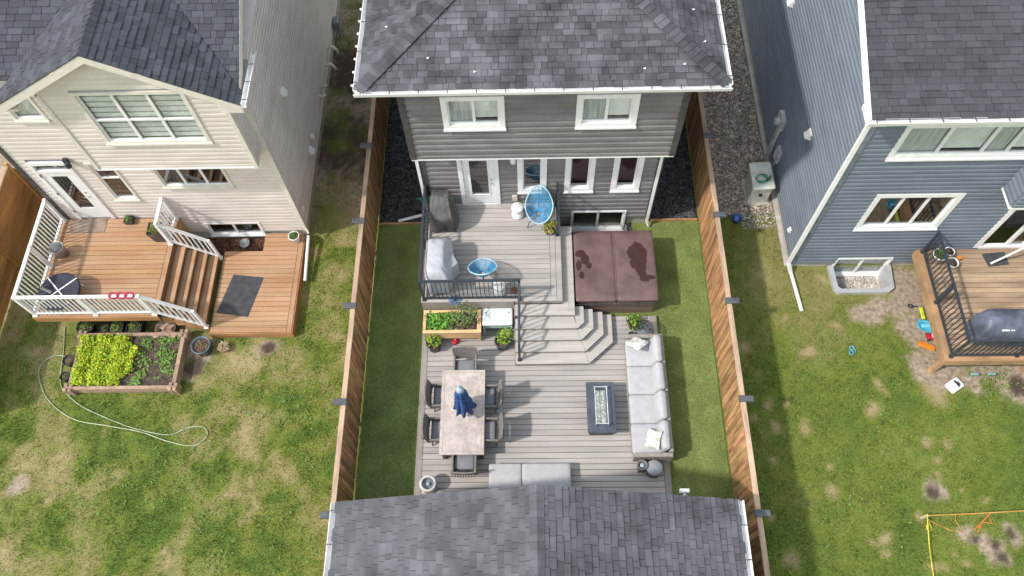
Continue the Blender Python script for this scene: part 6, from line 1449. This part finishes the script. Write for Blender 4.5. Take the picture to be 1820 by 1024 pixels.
# toys on the ground
YL = mat('lime_plastic',(.5,.55,.06),.4); CY = mat('sky_plastic',(.10,.45,.62),.4); OR = mat('orange_plastic',(.65,.22,.03),.4)
t = thing('toy_shovel', 'lime toy shovel with dark grip against the deck side', 'toy', (10.46,8.98,.03)); obj('handle', MB().tube([(-.02,.22,.04),(-.2,.24,.04)],.016,6).tube([(-.2+.06*math.cos(a*.6),.24+.06*math.sin(a*.6),.04) for a in range(11)],.014,6,True), BLACKM, t); obj('blade', MB().rbox(.06,.02,.05,.10,.36,.05,.02), YL, t, True)
t = thing('toy_boat', 'sky blue toy tub next to the timber deck', 'toy', (10.52,8.60,0)); obj('hull', MB().lathe([(0,.02),(.12,.0),(.2,.12),(.215,.13),(.19,.13),(.12,.04),(0,.04)], n=22, wob=lambda a, j: 1+.22*math.cos(2*a+.8)), CY, t, True); obj('seat', MB().rbox(.02,.02,.10,.26,.10,.05,.02), mat('pale_sky_plastic',(.2,.58,.74),.4), t, True)
t = thing('toy_car', 'red toy car with white trim beside the sky blue tub', 'toy', (10.62,8.32,.0)); obj('body', MB().rbox(0,0,.09,.30,.17,.10,.03), RED, t, True); obj('cabin', MB().rbox(.03,0,.16,.13,.13,.07,.025), WHITE, t, True)
for x in (-.1,.1):
    for y in (-.09,.09): obj('wheel', MB().cyl((x,y-.02,.045),(x,y+.02,.045),.045,n=12), BLACKM, t)
t = thing('toy_sled', 'orange toy sled on the dirt by the deck corner', 'toy', (10.42,8.06,0)); b = MB(); b.T = Matrix.Rotation(-.45,4,'Z'); obj('tray', b.rbox(0,0,.06,.44,.16,.09,.04,-.02), OR, t, True); b = MB(); b.T = Matrix.Rotation(-.45,4,'Z'); obj('rope', b.tube([(.2,0,.1),(.28,.05,.03),(.36,.02,.01)],.008,5), mat('cream_rope',(.5,.42,.3),.8), t)
t = thing('storage_crate', 'white plastic crate with black grip lying on the dirt', 'crate', (10.86,6.96,0)); b = MB(); b.T = Matrix.Rotation(.55,4,'Z'); obj('shell', b.rbox(0,0,.07,.42,.30,.12,.05,.02), WHITE, t, True); b = MB(); b.T = Matrix.Rotation(.55,4,'Z'); obj('grip', b.rbox(.04,0,.145,.06,.20,.02,.01).rbox(.09,-.02,.146,.04,.10,.018,.008), BLACKM, t); b = MB(); b.T = Matrix.Rotation(.55,4,'Z'); obj('sticker', b.box(-.15,-.09,-.05,.0,.138,.142), mat('lilac',(.6,.5,.65),.5), t)
t = thing('toy_glasses', 'sky blue toy goggles lying on the lawn', 'toy', (8.45,7.96,.05))
for s in (-1,1): obj('lens_ring', MB().tube([(s*.02+.055*math.cos(a*.52), s*.065+.055*math.sin(a*.52), .012) for a in range(12)],.012,6,True), CY, t)
obj('strap', MB().tube([(.06,.1,.0),(.1,0,.01),(.07,-.1,0)],.01,5), CY, t)
for x, lab in ((11.32,'teal paddle below the deck edge, nearer the white crate'),(11.75,'teal paddle below the deck edge, farther from the white crate')):
    t = thing('toy_paddle', lab, 'toy', (x,7.18,.0), group='teal paddles'); obj('blade', MB().rbox(0,0,.3,.2,.07,.03,.014), mat('teal_plastic',(.19,.36,.33),.4), t, True); obj('shaft', MB().cyl((0,.02,0),(0,.0,.3),.012,n=8), mat('teal_plastic',(.19,.36,.33),.4), t)
b = MB(); P = [(random.gauss(11.95,.22),random.gauss(7.0,.16),random.random()*.14) for i in range(150)]; o = obj('weed_clump', b.leaves(P,.09,.8,.4), LO); tag(o, 'sparse weeds on the dirt before the timber deck', 'weeds', kind='stuff')
# stake and lines
ST = thing('stake', 'short pale stake tied with yellow and orange line on the lawn', 'stake', (9.29,3.66,0)); obj('peg', MB().box(-.022,.022,-.022,.022,0,.32,.01), mat('pale_stake',(.6,.52,.4),.7), ST); obj('knot', MB().lathe([(0,.25),(.035,.26),(.04,.285),(.03,.31),(0,.31)], n=10), YL, ST)
def line(name, P, r, m, lab):
    o = obj(name, MB().tube(P, r, 5), m); tag(o, lab, 'rope')
OC = mat('orange_line',(.62,.30,.08),.6); YC = mat('yellow_line',(.62,.52,.05),.6)
line('guide_rope', [(9.29,3.66,.30),(10.4,3.7,.285),(11.6,3.76,.29),(13.5,3.8,.31)], .011, OC, 'taut orange line running from the stake along the lawn')
line('guide_rope', [(9.29,3.66,.29),(9.24,3.0,.16),(9.18,2.3,.14),(9.05,1.0,.3)], .013, YC, 'taut yellow line running from the stake towards the lane')
line('rope_tail', [(9.33,3.6,.2)]+[(9.38+.07*math.cos(a*.8)*(1-.03*a), 3.42+.08*math.sin(a*.8), .05) for a in range(16)], .009, YC, 'tangle of yellow line at the foot of the stake')
line('rope_tail', [(9.33,3.62,.15),(9.6,3.5,.04),(9.9,3.36,.03),(10.15,3.34,.03),(10.05,3.6,.04),(10.0,3.68,.2)], .008, OC, 'slack orange line curling on the lawn near the stake')
line('rope_tail', [(10.8,3.72,.27),(10.72,3.62,.1),(10.6,3.5,.04),(10.45,3.40,.03),(10.5,3.32,.03),(10.62,3.46,.05),(10.52,3.42,.05),(10.66,3.55,.05),(10.9,3.52,.03),(10.86,3.62,.04)], .010, mat('deep_orange_line',(.7,.2,.05),.6), 'orange tangle hanging from the taut line')
